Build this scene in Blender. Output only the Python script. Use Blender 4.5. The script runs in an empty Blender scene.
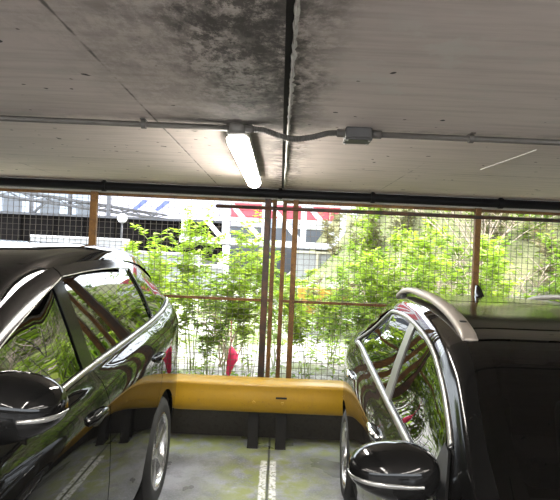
import bpy, bmesh, math, random
import numpy as np
from mathutils import Vector, Matrix
from mathutils.geometry import tessellate_polygon

random.seed(7)
S = bpy.context.scene
C = S.collection

# ------------------------------------------------------------------ camera
EYE = 1.75
cam_d = bpy.data.cameras.new('camera')
cam_d.sensor_width = 36.0
cam_d.lens = 36.0 * 540 / 560
cam = bpy.data.objects.new('camera', cam_d)
C.objects.link(cam)
cam.matrix_world = (Matrix.Translation((0, 0, EYE)) @ Matrix.Rotation(math.pi / 2, 4, 'X')
                    @ Matrix.Rotation(math.radians(2.52), 4, 'Z'))
S.camera = cam

# ------------------------------------------------------------------ sky, sun, exposure
w = bpy.data.worlds.new('hazy_sky')
S.world = w
w.use_nodes = True
bg = w.node_tree.nodes['Background']
bg.inputs['Color'].default_value = (0.86, 0.93, 1.0, 1)
bg.inputs['Strength'].default_value = 3.0
sun_d = bpy.data.lights.new('sun', 'SUN')
sun_d.energy = 3.6
sun_d.angle = math.radians(9)
sun_d.color = (1.0, 0.95, 0.86)
sun = bpy.data.objects.new('sun', sun_d)
C.objects.link(sun)
sun.location = (12, 9, 14)
sun.rotation_euler = Vector((0.72, 0.10, 1.0)).to_track_quat('Z', 'Y').to_euler()
S.view_settings.view_transform = 'Standard'
S.view_settings.look = 'None'
S.view_settings.gamma = 1.0
S.view_settings.use_curve_mapping = False
S.view_settings.exposure = 1.7


# ------------------------------------------------------------------ materials
class NT:
    def __init__(self, name):
        self.m = bpy.data.materials.new(name)
        self.m.use_nodes = True
        self.t = self.m.node_tree
        self.n = self.t.nodes
        self.b = self.n['Principled BSDF']
        self.out = self.n['Material Output']
        tc = self.n.new('ShaderNodeTexCoord')
        self.obj = tc.outputs['Object']

    def link(self, a, b):
        self.t.links.new(a, b)

    def noise(self, scale, detail=4, rough=0.55, vec=None, dist=0.0):
        n = self.n.new('ShaderNodeTexNoise')
        n.inputs['Scale'].default_value = scale
        n.inputs['Detail'].default_value = detail
        n.inputs['Roughness'].default_value = rough
        n.inputs['Distortion'].default_value = dist
        self.link(vec or self.obj, n.inputs['Vector'])
        return n.outputs['Fac']

    def mapping(self, scale=(1, 1, 1), loc=(0, 0, 0), vec=None):
        n = self.n.new('ShaderNodeMapping')
        n.inputs['Scale'].default_value = scale
        n.inputs['Location'].default_value = loc
        self.link(vec or self.obj, n.inputs['Vector'])
        return n.outputs['Vector']

    def math(self, op, a, b=None, c=None, clamp=False):
        n = self.n.new('ShaderNodeMath')
        n.operation = op
        n.use_clamp = clamp
        for i, v in enumerate((a, b, c)):
            if v is None:
                continue
            if isinstance(v, (int, float)):
                n.inputs[i].default_value = v
            else:
                self.link(v, n.inputs[i])
        return n.outputs[0]

    def ramp(self, v, a, b, lo=0.0, hi=1.0):
        n = self.n.new('ShaderNodeMapRange')
        n.interpolation_type = 'SMOOTHSTEP'
        n.inputs['From Min'].default_value = a
        n.inputs['From Max'].default_value = b
        n.inputs['To Min'].default_value = lo
        n.inputs['To Max'].default_value = hi
        self.link(v, n.inputs['Value'])
        return n.outputs['Result']

    def mix(self, fac, a, b):
        n = self.n.new('ShaderNodeMix')
        n.data_type = 'RGBA'
        for i, v in ((0, fac), (6, a), (7, b)):
            if isinstance(v, (int, float)):
                n.inputs[i].default_value = v
            elif isinstance(v, tuple):
                n.inputs[i].default_value = (*v, 1)
            else:
                self.link(v, n.inputs[i])
        return n.outputs[2]

    def sep(self, vec=None):
        n = self.n.new('ShaderNodeSeparateXYZ')
        self.link(vec or self.obj, n.inputs[0])
        return n.outputs

    def blob(self, cx, cy, rx, ry, soft=0.5, wob=0.25, wscale=6):
        """soft elliptical stain mask on a horizontal surface, wobbling with noise"""
        v = self.mapping((1 / rx, 1 / ry, 0), (-cx / rx, -cy / ry, 0))
        n = self.n.new('ShaderNodeVectorMath')
        n.operation = 'LENGTH'
        self.link(v, n.inputs[0])
        d = n.outputs['Value']
        d = self.math('ADD', d, self.math('MULTIPLY', self.math('SUBTRACT', self.noise(wscale, 5), 0.5), wob * 4))
        return self.ramp(d, 1.0 - soft, 1.0 + soft, 1.0, 0.0)

    def band(self, coord, c, half, soft=0.004, wob=0.0, wscale=9):
        d = self.math('ABSOLUTE', self.math('SUBTRACT', coord, c))
        if wob:
            d = self.math('ADD', d, self.math('MULTIPLY', self.math('SUBTRACT', self.noise(wscale, 4), 0.5), wob))
        return self.ramp(d, half - soft, half + soft, 1.0, 0.0)

    def bump(self, h, strength=0.2, dist=0.01):
        n = self.n.new('ShaderNodeBump')
        n.inputs['Strength'].default_value = strength
        n.inputs['Distance'].default_value = dist
        self.link(h, n.inputs['Height'])
        self.link(n.outputs['Normal'], self.b.inputs['Normal'])

    def set(self, color=None, rough=None, metal=None, **kw):
        for k, v in (('Base Color', color), ('Roughness', rough), ('Metallic', metal)):
            if v is None:
                continue
            if isinstance(v, tuple):
                self.b.inputs[k].default_value = (*v, 1)
            elif isinstance(v, (int, float)):
                self.b.inputs[k].default_value = v
            else:
                self.link(v, self.b.inputs[k])
        for k, v in kw.items():
            self.b.inputs[k.replace('_', ' ')].default_value = v
        return self.m


def simple(name, col, rough=0.5, metal=0.0, var=0.12, scale=20, **kw):
    t = NT(name)
    f = t.noise(scale)
    a = tuple(c * (1 - var) for c in col)
    b = tuple(min(1, c * (1 + var)) for c in col)
    return t.set(t.mix(f, a, b), rough, metal, **kw)


M = {}


def make_materials():
    # ---- concrete soffit
    t = NT('ceiling_concrete')
    xyz = t.sep()
    n1, n2, n3 = t.noise(0.9, 6, .6), t.noise(7, 6, .65), t.noise(45, 4, .6)
    board = t.noise(3, 5, .6, t.mapping((0.6, 7, 1)))
    col = t.mix(n1, (0.54, 0.465, 0.42), (0.64, 0.565, 0.515))
    col = t.mix(t.math('MULTIPLY', t.ramp(board, .40, .7), .6), col, (0.42, 0.365, 0.325))
    col = t.mix(t.math('MULTIPLY', t.ramp(n2, .52, .72), .35), col, (0.50, 0.475, 0.43))
    # mould and soot
    damp = t.math('MAXIMUM', t.blob(-0.12, 1.55, 0.20, 1.0, .5, .34, 5), t.math('MULTIPLY', t.blob(-0.28, 1.5, 0.32, 0.9, .8, .4, 4), .35))
    soot_dim = t.math('MAXIMUM', t.blob(-0.20, 2.46, 0.36, 0.20, .6, .25, 9), t.math('MULTIPLY', t.blob(-0.17, 3.1, 0.26, 1.0, .7, .3, 6), .8))  # soot by the lamp, spread wider to darken the lamp's glow on the slab
    seam = t.band(xyz[0], 0.0, 0.10, 0.11, 0.16, 7)
    broad = t.blob(-0.35, 1.2, 1.0, 1.3, .8, .25, 2.5)
    speck = t.ramp(t.noise(20, 9, .8, t.mapping((1, .6, 1))), .43, .56)
    speck2 = t.ramp(t.noise(11, 8, .7, t.mapping((1, .55, 1))), .47, .60)
    col = t.mix(t.math('MULTIPLY', broad, .28), col, (0.12, 0.10, 0.085))
    col = t.mix(t.math('MULTIPLY', t.math('MULTIPLY', damp, speck), .85), col, (0.028, 0.024, 0.02))
    col = t.mix(t.math('MULTIPLY', t.math('MULTIPLY', damp, speck2), .7), col, (0.045, 0.04, 0.034))
    pale = t.math('MULTIPLY', t.blob(-0.16, 1.92, 0.10, 0.26, .5, .4, 10), t.ramp(n3, .40, .6))
    col = t.mix(t.math('MULTIPLY', pale, .55), col, (0.52, 0.49, 0.44))
    pale2 = t.math('MULTIPLY', t.blob(0.42, 1.65, 0.25, 0.40, .6, .4, 6), t.ramp(n2, .50, .64))
    col = t.mix(t.math('MULTIPLY', pale2, .6), col, (0.50, 0.475, 0.43))
    col = t.mix(t.math('MULTIPLY', soot_dim, .80), col, (0.045, 0.04, 0.034))
    seamr = t.math('MULTIPLY', seam, t.ramp(t.noise(14, 6, .7), .40, .58))
    col = t.mix(t.math('MULTIPLY', seamr, .85), col, (0.05, 0.045, 0.04))
    # darker broken band along the conduit
    pipe_band = t.math('MULTIPLY', t.band(xyz[1], 2.50, 0.03, .06, .06), t.ramp(n2, .38, .6))
    col = t.mix(t.math('MULTIPLY', pipe_band, .45), col, (0.10, 0.09, 0.08))
    # shutter board lines
    lines = None
    for ax, c, h in ((0, -0.60, .004), (0, -2.0, .003), (0, 0.87, .003), (1, 3.72, .004)):
        b = t.math('MULTIPLY', t.band(xyz[ax], c, h, .004, .014, 12), t.ramp(t.noise(5), .36, .52))
        if c > 0 and ax == 0:
            b = t.math('MULTIPLY', b, t.ramp(xyz[1], 3.3, 3.8, 0, .6))
        lines = b if lines is None else t.math('MAXIMUM', lines, b)
    col = t.mix(t.math('MULTIPLY', lines, .85), col, (0.05, 0.043, 0.036))
    # blow holes
    hole = t.ramp(t.noise(17, 1, .4), .755, .775)
    col = t.mix(hole, col, (0.03, 0.027, 0.023))
    h = t.math('ADD', t.math('MULTIPLY', n3, .3), t.math('SUBTRACT', board, t.math('MULTIPLY', lines, 1.2)))
    t.bump(h, .18, .006)
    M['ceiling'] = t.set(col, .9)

    # ---- floor
    t = NT('floor_concrete')
    xyz = t.sep()
    n1, n2, n3 = t.noise(2.4, 6, .6), t.noise(9, 6, .6), t.noise(70, 3, .6)
    col = t.mix(t.ramp(n1, .3, .7), (0.10, 0.105, 0.118), (0.33, 0.335, 0.36))
    col = t.mix(t.math('MULTIPLY', t.ramp(n2, .48, .62), .4), col, (0.10, 0.10, 0.10))
    col = t.mix(t.math('MULTIPLY', t.ramp(n3, .45, .7), .45), col, (0.40, 0.40, 0.42))
    wetv = t.ramp(t.noise(1.3, 4, .55), .34, .68)
    col = t.mix(t.math('MULTIPLY', wetv, .45), col, (0.085, 0.09, 0.10))
    mo = t.math('MAXIMUM', t.blob(-0.02, 4.1, 0.40, 0.80, .85, .30, 3), t.blob(-0.3, 4.82, 1.6, 0.25, .9, .4, 3))
    mo = t.math('MULTIPLY', mo, t.ramp(t.noise(7, 7, .65), .36, .60))
    col = t.mix(t.math('MULTIPLY', mo, .9), col, (0.19, 0.215, 0.04))
    ln = t.math('MAXIMUM', t.band(xyz[0], -0.056, .026, .006, .020, 18), t.band(xyz[0], 0.020, .024, .006, .020, 18))
    ln = t.math('MULTIPLY', ln, t.ramp(xyz[1], 4.44, 4.50, 1.0, 0.0))
    ln = t.math('MULTIPLY', ln, t.ramp(t.noise(26, 7, .75), .40, .54))
    col = t.mix(ln, col, (0.62, 0.62, 0.60))
    jt = t.band(xyz[0], -0.018, .008, .006, .016, 14)
    col = t.mix(t.math('MULTIPLY', jt, .85), col, (0.03, 0.03, 0.028))
    t.bump(t.math('SUBTRACT', t.math('ADD', t.math('MULTIPLY', n3, .35), n2), t.math('MULTIPLY', jt, 2.0)), .35, .006)
    M['floor'] = t.set(col, t.ramp(wetv, 0, 1, .62, .25))

    # ---- kerb / other concrete
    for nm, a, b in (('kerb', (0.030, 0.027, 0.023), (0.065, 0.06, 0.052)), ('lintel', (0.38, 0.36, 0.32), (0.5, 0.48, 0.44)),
                     ('pale_concrete', (0.30, 0.29, 0.28), (0.42, 0.41, 0.40)), ('grey_concrete', (0.19, 0.19, 0.19), (0.30, 0.30, 0.30)),
                     ('lime', (0.22, 0.21, 0.19), (0.52, 0.50, 0.46))):
        t = NT(nm)
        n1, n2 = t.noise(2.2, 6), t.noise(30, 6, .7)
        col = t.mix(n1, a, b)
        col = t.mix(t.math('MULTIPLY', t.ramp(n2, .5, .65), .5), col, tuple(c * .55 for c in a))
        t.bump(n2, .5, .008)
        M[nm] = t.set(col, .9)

    # ---- painted and rusted steel
    t = NT('yellow_paint')
    n1, n2 = t.noise(3, 5), t.noise(38, 6, .7)
    col = t.mix(n1, (0.32, 0.180, 0.006), (0.42, 0.245, 0.010))
    col = t.mix(t.math('MULTIPLY', t.ramp(n2, .56, .70), .55), col, (0.20, 0.11, 0.03))
    st = t.ramp(t.noise(9, 5, .6, t.mapping((1, 1, .15))), .55, .75)
    col = t.mix(t.math('MULTIPLY', st, .35), col, (0.25, 0.14, 0.03))
    t.bump(n2, .15, .003)
    M['yellow'] = t.set(col, .38)

    for nm, k in (('rust', .72), ('amber', .95)):
        t = NT('rusty_steel_' + nm)
        n1, n2 = t.noise(6, 6, .65), t.noise(60, 5, .7)
        col = t.mix(t.ramp(n1, .35, .65), (0.20 * k, 0.095 * k, 0.018 * k), (0.085 * k, 0.038 * k, 0.012 * k))
        col = t.mix(t.math('MULTIPLY', t.ramp(n2, .5, .65), .6), col, (0.30 * k, 0.14 * k, 0.03 * k))
        t.bump(n2, .4, .003)
        M[nm] = t.set(col, .75)

    t = NT('dark_rusty_steel')
    n1, n2 = t.noise(7, 6, .65), t.noise(60, 5, .7)
    col = t.mix(t.ramp(n1, .4, .62), (0.026, 0.018, 0.013), (0.075, 0.032, 0.014))
    t.bump(n2, .4, .003)
    M['darkrust'] = t.set(col, .7)
    M['wire'] = simple('weathered_wire', (0.10, 0.085, 0.07), .6, .3, .35, 8)
    M['galv'] = simple('grey_conduit', (0.085, 0.078, 0.07), .55, .3, .3, 14)
    M['boxgrey'] = simple('grey_plastic_box', (0.038, 0.036, 0.035), .6, 0, .15, 30)
    M['flex'] = simple('flexible_conduit_grey', (0.06, 0.056, 0.05), .55, .1, .3, 30)
    M['blackpipe'] = simple('black_pipe', (0.004, 0.004, 0.0044), .6, 0, .3, 9, Specular_IOR_Level=.15)
    M['blackpost'] = simple('black_post_paint', (0.007, 0.006, 0.0055), .75, 0, .4, 22)
    M['groove'] = simple('joint_filler_black', (0.012, 0.011, 0.010), .9, 0, .4, 20)
    M['housing'] = simple('lamp_housing_grey', (0.12, 0.112, 0.10), .5, 0, .12, 20)
    M['steel'] = simple('bolt_steel', (0.30, 0.29, 0.28), .4, .8, .2, 40)
    t = NT('lamp_diffuser')
    t.b.inputs['Emission Color'].default_value = (1.0, 0.94, 0.86, 1)
    t.b.inputs['Emission Strength'].default_value = 36.0
    M['diffuser'] = t.set(t.mix(t.noise(4), (0.85, 0.84, 0.80), (0.9, 0.88, 0.85)), .4)

    # ---- cars
    def paint(nm, col, **kw):
        t = NT(nm)
        f = t.noise(700, 2)
        c2 = tuple(c * 1.6 for c in col)
        m = t.set(t.mix(f, col, c2), .22, .0)
        t.b.inputs['Coat Weight'].default_value = 1.0
        t.b.inputs['Coat Roughness'].default_value = .015
        t.b.inputs['Coat IOR'].default_value = 1.33
        t.b.inputs['Specular IOR Level'].default_value = 0.0
        return m
    M['paint_black'] = paint('black_car_paint', (0.0045, 0.0045, 0.0045))
    M['paint_brown'] = paint('dark_bronze_car_paint', (0.012, 0.0105, 0.009))

    def glass(nm, tint, ior):
        t = NT(nm)
        t.n.remove(t.b)
        tr = t.n.new('ShaderNodeBsdfTransparent')
        gl = t.n.new('ShaderNodeBsdfGlossy')
        gl.inputs['Roughness'].default_value = 0.0
        dirt = t.mix(t.noise(9), tint, tuple(c * .8 for c in tint))
        t.link(dirt, tr.inputs['Color'])
        fr = t.n.new('ShaderNodeFresnel')
        fr.inputs['IOR'].default_value = ior
        ms = t.n.new('ShaderNodeMixShader')
        t.link(fr.outputs[0], ms.inputs[0])
        t.link(tr.outputs[0], ms.inputs[1])
        t.link(gl.outputs[0], ms.inputs[2])
        t.link(ms.outputs[0], t.out.inputs['Surface'])
        return t.m
    M['glass'] = glass('privacy_glass', (0.03, 0.035, 0.033), 2.8)
    M['glass_side'] = glass('side_glass', (0.10, 0.115, 0.105), 2.8)
    M['glass_front'] = glass('windscreen_glass', (0.34, 0.38, 0.36), 1.5)
    M['visor'] = glass('smoked_acrylic', (0.05, 0.05, 0.05), 1.6)
    M['trim_black'] = simple('black_gloss_trim', (0.006, 0.006, 0.006), .10, 0, .1, 30, IOR=1.35)
    M['glass_roof'] = simple('dark_roof_glass', (0.005, 0.005, 0.005), .12, 0, .1, 30, IOR=1.22)
    M['plastic'] = simple('black_plastic', (0.013, 0.013, 0.013), .55, 0, .2, 60)
    M['liner'] = simple('wheel_liner', (0.006, 0.006, 0.006), .9, 0, .2, 20)
    M['satin'] = simple('satin_chrome', (0.27, 0.265, 0.255), .36, .85, .08, 30)
    M['chrome'] = simple('chrome', (0.72, 0.72, 0.72), .08, 1.0, .04, 30)
    M['rail_grey'] = simple('satin_grey_rail', (0.30, 0.27, 0.235), .5, .4, .08, 30)
    M['alloy'] = simple('alloy_silver', (0.58, 0.58, 0.58), .25, .9, .1, 18)
    t = NT('tyre_rubber')
    t.bump(t.noise(90, 3), .2, .002)
    M['tyre'] = t.set(t.mix(t.noise(12), (0.008, 0.008, 0.008), (0.016, 0.016, 0.015)), .8)
    M['seat'] = simple('grey_seat_cloth', (0.045, 0.047, 0.05), .85, 0, .2, 50)
    M['dash'] = simple('dark_dashboard', (0.014, 0.015, 0.016), .6, 0, .2, 50)
    M['lampglass'] = simple('headlamp_lens', (0.35, 0.36, 0.37), .12, .4, .1, 20)
    M['redlens'] = simple('red_lens', (0.25, 0.01, 0.01), .15, 0, .1, 20)
    M['mirror'] = simple('mirror_silvering', (0.85, 0.86, 0.87), .02, 1.0, .02, 10)
    M['indicator'] = simple('clear_indicator_lens', (0.30, 0.30, 0.29), .15, .6, .1, 30)

    # ---- plants
    def leaf(nm, a, b, c, trans=.58):
        t = NT(nm)
        g = t.n.new('ShaderNodeNewGeometry')
        r = g.outputs['Random Per Island']
        col = t.mix(t.ramp(r, 0.0, .6), a, b)
        col = t.mix(t.ramp(r, .72, 1.0), col, c)
        m = t.set(col, .5)
        tl = t.n.new('ShaderNodeBsdfTranslucent')
        t.link(col, tl.inputs['Color'])
        ms = t.n.new('ShaderNodeMixShader')
        ms.inputs[0].default_value = trans
        t.link(t.b.outputs[0], ms.inputs[1])
        t.link(tl.outputs[0], ms.inputs[2])
        t.link(ms.outputs[0], t.out.inputs['Surface'])
        return m
    M['leaf_lime'] = leaf('lime_leaves', (0.18, 0.29, 0.014), (0.30, 0.42, 0.03), (0.46, 0.50, 0.17))
    M['leaf_green'] = leaf('green_leaves', (0.10, 0.19, 0.014), (0.20, 0.31, 0.026), (0.32, 0.40, 0.07))
    M['leaf_dry'] = leaf('pale_dry_leaves', (0.16, 0.16, 0.05), (0.25, 0.24, 0.11), (0.18, 0.12, 0.06), .3)
    M['stem'] = simple('green_stem', (0.20, 0.24, 0.07), .7, 0, .3, 10)
    M['twig'] = simple('brown_twig', (0.17, 0.12, 0.085), .8, 0, .35, 10)
    M['drytwig'] = simple('pale_dry_twig', (0.40, 0.31, 0.24), .8, 0, .3, 10)
    t = NT('stony_ground')
    n1, n2 = t.noise(1.3, 6, .6), t.noise(11, 6, .7)
    col = t.mix(t.ramp(n2, .42, .62), (0.24, 0.22, 0.21), (0.50, 0.47, 0.46))
    col = t.mix(t.math('MULTIPLY', t.ramp(n1, .46, .60), .75), col, (0.17, 0.20, 0.05))
    col = t.mix(t.ramp(t.sep()[2], .8, 1.5), col, t.mix(n2, (0.10, 0.14, 0.03), (0.26, 0.22, 0.13)))
    t.bump(n2, 1.0, .05)
    M['ground'] = t.set(col, .95)

    # ---- far things
    M['white'] = simple('white_paint', (0.50, 0.50, 0.51), .5, 0, .05, 3)
    M['red'] = simple('red_panel', (0.34, 0.035, 0.05), .5, 0, .12, 3)
    M['girder'] = simple('dark_girder_paint', (0.006, 0.005, 0.0048), .8, 0, .35, 3, Specular_IOR_Level=0.05)
    M['lavender'] = simple('pale_lavender_sheet', (0.36, 0.34, 0.39), .6, 0, .06, 1.5)
    M['blue'] = simple('blue_paint', (0.06, 0.08, 0.27), .5, 0, .15, 4)
    M['bluegrey'] = simple('blue_grey_panel', (0.20, 0.225, 0.27), .5, 0, .12, 2)
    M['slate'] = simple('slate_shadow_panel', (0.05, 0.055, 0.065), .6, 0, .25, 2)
    M['steelgrey'] = simple('grey_steelwork', (0.05, 0.05, 0.055), .5, .3, .2, 4)
    M['cream'] = simple('cream_paint', (0.38, 0.35, 0.25), .6, 0, .1, 4)
    M['ochre'] = simple('ochre_paint', (0.34, 0.19, 0.02), .6, 0, .2, 8)
    M['pink'] = simple('pink_cloth', (0.52, 0.018, 0.075), .7, 0, .2, 20)
    M['string'] = simple('white_string', (0.75, 0.73, 0.68), .8, 0, .1, 20)


make_materials()

# ------------------------------------------------------------------ object helpers
ORG = {}


def tag(o, label=None, cat=None, group=None, kind=None):
    if label:
        o['label'] = label
    if cat:
        o['category'] = cat
    if group:
        o['group'] = group
    if kind:
        o['kind'] = kind
    return o


def thing(name, label, cat, loc, group=None, rz=0.0):
    o = bpy.data.objects.new(name, None)
    o.empty_display_size = .2
    C.objects.link(o)
    o.location = loc
    o.rotation_euler = (0, 0, rz)
    ORG[o] = Vector(loc)
    return tag(o, label, cat, group)


def mesh_data(name, verts, faces, mat, smooth=False, normals=None):
    me = bpy.data.meshes.new(name)
    me.from_pydata([tuple(v) for v in verts], [], faces)
    me.materials.append(M[mat] if isinstance(mat, str) else mat)
    if smooth is True:
        me.polygons.foreach_set('use_smooth', [True] * len(me.polygons))
    elif smooth:
        me.polygons.foreach_set('use_smooth', smooth)
    me.update()
    if normals is not None:
        me.normals_split_custom_set(normals)
    return me


def build(name, vf, mat, parent=None, smooth=False, local=False, origin=True, normals=None):
    """link one mesh object; vertices are world coordinates unless local=True"""
    verts, faces = vf
    off = Vector((0, 0, 0))
    if parent is not None:
        if not local:
            off = ORG[parent]
    elif origin and not local:
        a = np.array([tuple(v) for v in verts])
        off = Vector(((a[:, 0].min() + a[:, 0].max()) / 2, (a[:, 1].min() + a[:, 1].max()) / 2, a[:, 2].min()))
    me = mesh_data(name, [Vector(v) - off for v in verts], faces, mat, smooth, normals)
    o = bpy.data.objects.new(name, me)
    C.objects.link(o)
    if parent is not None:
        o.parent = parent
        ORG[o] = off
    else:
        o.location = off
        ORG[o] = off
    return o


def join(*vfs):
    V, F = [], []
    for v, f in vfs:
        n = len(V)
        V += list(v)
        F += [tuple(i + n for i in q) for q in f]
    return V, F


def box(x0, x1, y0, y1, z0, z1, bev=0.0):
    if bev <= 0:
        v = [(x, y, z) for z in (z0, z1) for y in (y0, y1) for x in (x0, x1)]
        f = [(0, 2, 3, 1), (4, 5, 7, 6), (0, 1, 5, 4), (2, 6, 7, 3), (0, 4, 6, 2), (1, 3, 7, 5)]
        return v, f
    bm = bmesh.new()
    bmesh.ops.create_cube(bm, size=1)
    for q in bm.verts:
        q.co = ((x0 + x1) / 2 + q.co.x * (x1 - x0), (y0 + y1) / 2 + q.co.y * (y1 - y0), (z0 + z1) / 2 + q.co.z * (z1 - z0))
    bmesh.ops.bevel(bm, geom=bm.edges[:], offset=bev, segments=2, profile=.5, affect='EDGES')
    return bm_out(bm)


def bm_out(bm):
    bm.verts.index_update()
    v = [q.co.copy() for q in bm.verts]
    f = [tuple(q.index for q in p.verts) for p in bm.faces]
    bm.free()
    return v, f


def tube(path, r, seg=8, cap=True):
    """round tube along a path; r is a number or one radius per point"""
    P = [Vector(p) for p in path]
    n = len(P)
    R = [r] * n if isinstance(r, (int, float)) else r
    V, F = [], []
    up = None
    for i in range(n):
        t = (P[min(i + 1, n - 1)] - P[max(i - 1, 0)]).normalized()
        if up is None:
            up = t.orthogonal().normalized()
        up = (up - t * up.dot(t))
        up = up.normalized() if up.length > 1e-6 else t.orthogonal().normalized()
        b = t.cross(up)
        for k in range(seg):
            a = 2 * math.pi * k / seg
            V.append(P[i] + (up * math.cos(a) + b * math.sin(a)) * R[i])
    for i in range(n - 1):
        for k in range(seg):
            a, b2 = i * seg + k, i * seg + (k + 1) % seg
            F.append((a, b2, b2 + seg, a + seg))
    if cap:
        F.append(tuple(range(seg))[::-1])
        F.append(tuple(range((n - 1) * seg, n * seg)))
    return V, F


def bar(a, b, w, d, up=(0, 0, 1)):
    """rectangular bar from a to b, w across, d along up"""
    a, b = Vector(a), Vector(b)
    t = (b - a).normalized()
    u = Vector(up)
    u = (u - t * u.dot(t)).normalized()
    s = t.cross(u)
    V = []
    for p in (a, b):
        for i, j in ((-1, -1), (1, -1), (1, 1), (-1, 1)):
            V.append(p + s * (w / 2 * i) + u * (d / 2 * j))
    F = [(3, 2, 1, 0), (4, 5, 6, 7)] + [(i, (i + 1) % 4, (i + 1) % 4 + 4, i + 4) for i in range(4)]
    return V, F


def prism_x(profile, x0, x1, nx=1):
    """closed (y,z) profile swept along x"""
    n = len(profile)
    V, F = [], []
    for i in range(nx + 1):
        x = x0 + (x1 - x0) * i / nx
        V += [(x, y, z) for y, z in profile]
    for i in range(nx):
        for k in range(n):
            a, b = i * n + k, i * n + (k + 1) % n
            F.append((a, b, b + n, a + n))
    F.append(tuple(range(n))[::-1])
    F.append(tuple(range(nx * n, (nx + 1) * n)))
    return V, F


def spline(pts, n=8, closed=False):
    """Catmull-Rom through points"""
    P = [np.array(p, float) for p in pts]
    m = len(P)
    out = []
    rng = m if closed else m - 1
    for i in range(rng):
        if closed:
            p0, p1, p2, p3 = P[(i - 1) % m], P[i], P[(i + 1) % m], P[(i + 2) % m]
        else:
            p1, p2 = P[i], P[i + 1]
            p0 = P[i - 1] if i > 0 else 2 * p1 - p2
            p3 = P[i + 2] if i + 2 < m else 2 * p2 - p1
        for k in range(n):
            t = k / n
            out.append(.5 * ((2 * p1) + (p2 - p0) * t + (2 * p0 - 5 * p1 + 4 * p2 - p3) * t * t + (3 * p1 - p0 - 3 * p2 + p3) * t ** 3))
    if not closed:
        out.append(P[-1])
    return out


def structure(name, vf, mat, label, smooth=False):
    o = build(name, vf, mat, None, smooth, origin=False)
    return tag(o, label, name.split('_')[0], kind='structure')


# ------------------------------------------------------------------ the deck
CZ = 2.325        # soffit height
FY = 5.16        # fence plane
XL, XR, YB = -9.0, 9.0, -9.0

structure('floor', box(XL, XR, YB, 5.32, -0.25, 0.0), 'floor', 'grey concrete parking deck floor with worn white bay line')
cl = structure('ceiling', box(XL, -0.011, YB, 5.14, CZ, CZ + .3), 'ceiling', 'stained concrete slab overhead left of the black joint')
cr = structure('ceiling', box(0.011, XR, YB, 5.14, CZ, CZ + .3), 'ceiling', 'stained concrete slab overhead right of the black joint')
structure('trim_1', box(-0.012, 0.012, YB, 5.14, CZ + .012, CZ + .3), 'groove', 'black filler recessed in the ceiling joint')


# pale lime crust that has run along the right lip of the joint
def crust():
    rnd = random.Random(3)
    V, F = [], []
    n = 190
    for i in range(n):
        y = 0.3 + i * (4.80 / (n - 1))
        wd = 0.008 + 0.010 * rnd.random() + 0.012 * max(0, math.sin(y * 7.3)) * rnd.random()
        if 3.7 < y < 4.15:
            wd += .016 * rnd.random()
        x0 = 0.006 + 0.005 * rnd.random()
        d = 0.005 + 0.009 * rnd.random()
        V += [(x0, y, CZ + .010), (x0 + .003, y, CZ - d * .6), (x0 + wd * .5, y, CZ - d), (x0 + wd, y, CZ + .001)]
    for i in range(n - 1):
        for k in range(3):
            a = i * 4 + k
            F.append((a, a + 4, a + 5, a + 1))
    return V, F


o = build('lime_crust', crust(), 'lime', None, True)
tag(o, 'pale lime crust along the right lip of the black ceiling joint', 'crust')

# slab edge lintel above the fence and the kerb wall below it
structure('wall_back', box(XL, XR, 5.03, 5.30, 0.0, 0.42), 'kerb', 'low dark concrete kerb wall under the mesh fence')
structure('trim_2', box(XL, XR, 5.10, 5.32, 2.226, 2.46), 'lintel', 'pale concrete slab edge beam above the mesh fence')
structure('wall_left', box(XL - .2, XL, YB, 5.32, 0, CZ), 'grey_concrete', 'grey concrete side wall of the parking deck')
structure('wall_right', box(XR, XR + .2, YB, 5.32, 0, CZ), 'grey_concrete', 'grey concrete side wall at the other end of the deck')
structure('wall_front', box(XL, XR, YB - .2, YB, 0, 0.9), 'grey_concrete', 'concrete parapet on the open far side of the deck')

# ------------------------------------------------------------------ pipes under the soffit
pipe = thing('drain_pipe', 'thick black pipe running under the ceiling edge above the fence', 'pipe', (0, 5.02, 2.27))
build('pipe_run', tube([(XL, 5.02, 2.272), (0, 5.02, 2.272), (XR, 5.02, 2.272)], .040, 16), 'blackpipe', pipe, True)
for x in (-1.66, -0.02, 0.84, 2.03, -3.3, 3.4):
    cv = join(tube([(x - .018, 5.02, 2.272), (x + .018, 5.02, 2.272)], .049, 16), box(x - .012, x + .012, 5.008, 5.032, 2.31, CZ))
    build('pipe_clamp', cv, 'blackpipe', pipe)

PY, PZ = 2.50, CZ - .022
cond = thing('steel_conduit', 'thin grey conduit on the ceiling left of the lit tube lamp', 'conduit', (-3, PY, PZ))
build('conduit_run', tube([(XL, PY, PZ), (-2, PY, PZ), (-0.26, PY, PZ)], .0135, 12), 'galv', cond, True)
for x in (-0.655, -1.9):
    build('saddle_clip', join(tube([(x - .011, PY, PZ), (x + .011, PY, PZ)], .020, 12), box(x - .011, x + .011, PY - .035, PY + .035, CZ - .004, CZ)), 'galv', cond)
cond = thing('steel_conduit', 'thin grey conduit on the ceiling right of the junction box', 'conduit', (1, PY, PZ))
build('conduit_run', tube([(0.395, PY, PZ), (2, PY, PZ), (XR, PY, PZ)], .0135, 12), 'galv', cond, True)
build('coupling', tube([(0.394, PY, PZ), (0.445, PY, PZ)], .019, 12), 'galv', cond, True)
for x in (0.86, 2.2):
    build('saddle_clip', join(tube([(x - .011, PY, PZ), (x + .011, PY, PZ)], .020, 12), box(x - .011, x + .011, PY - .035, PY + .035, CZ - .004, CZ)), 'galv', cond)

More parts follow.
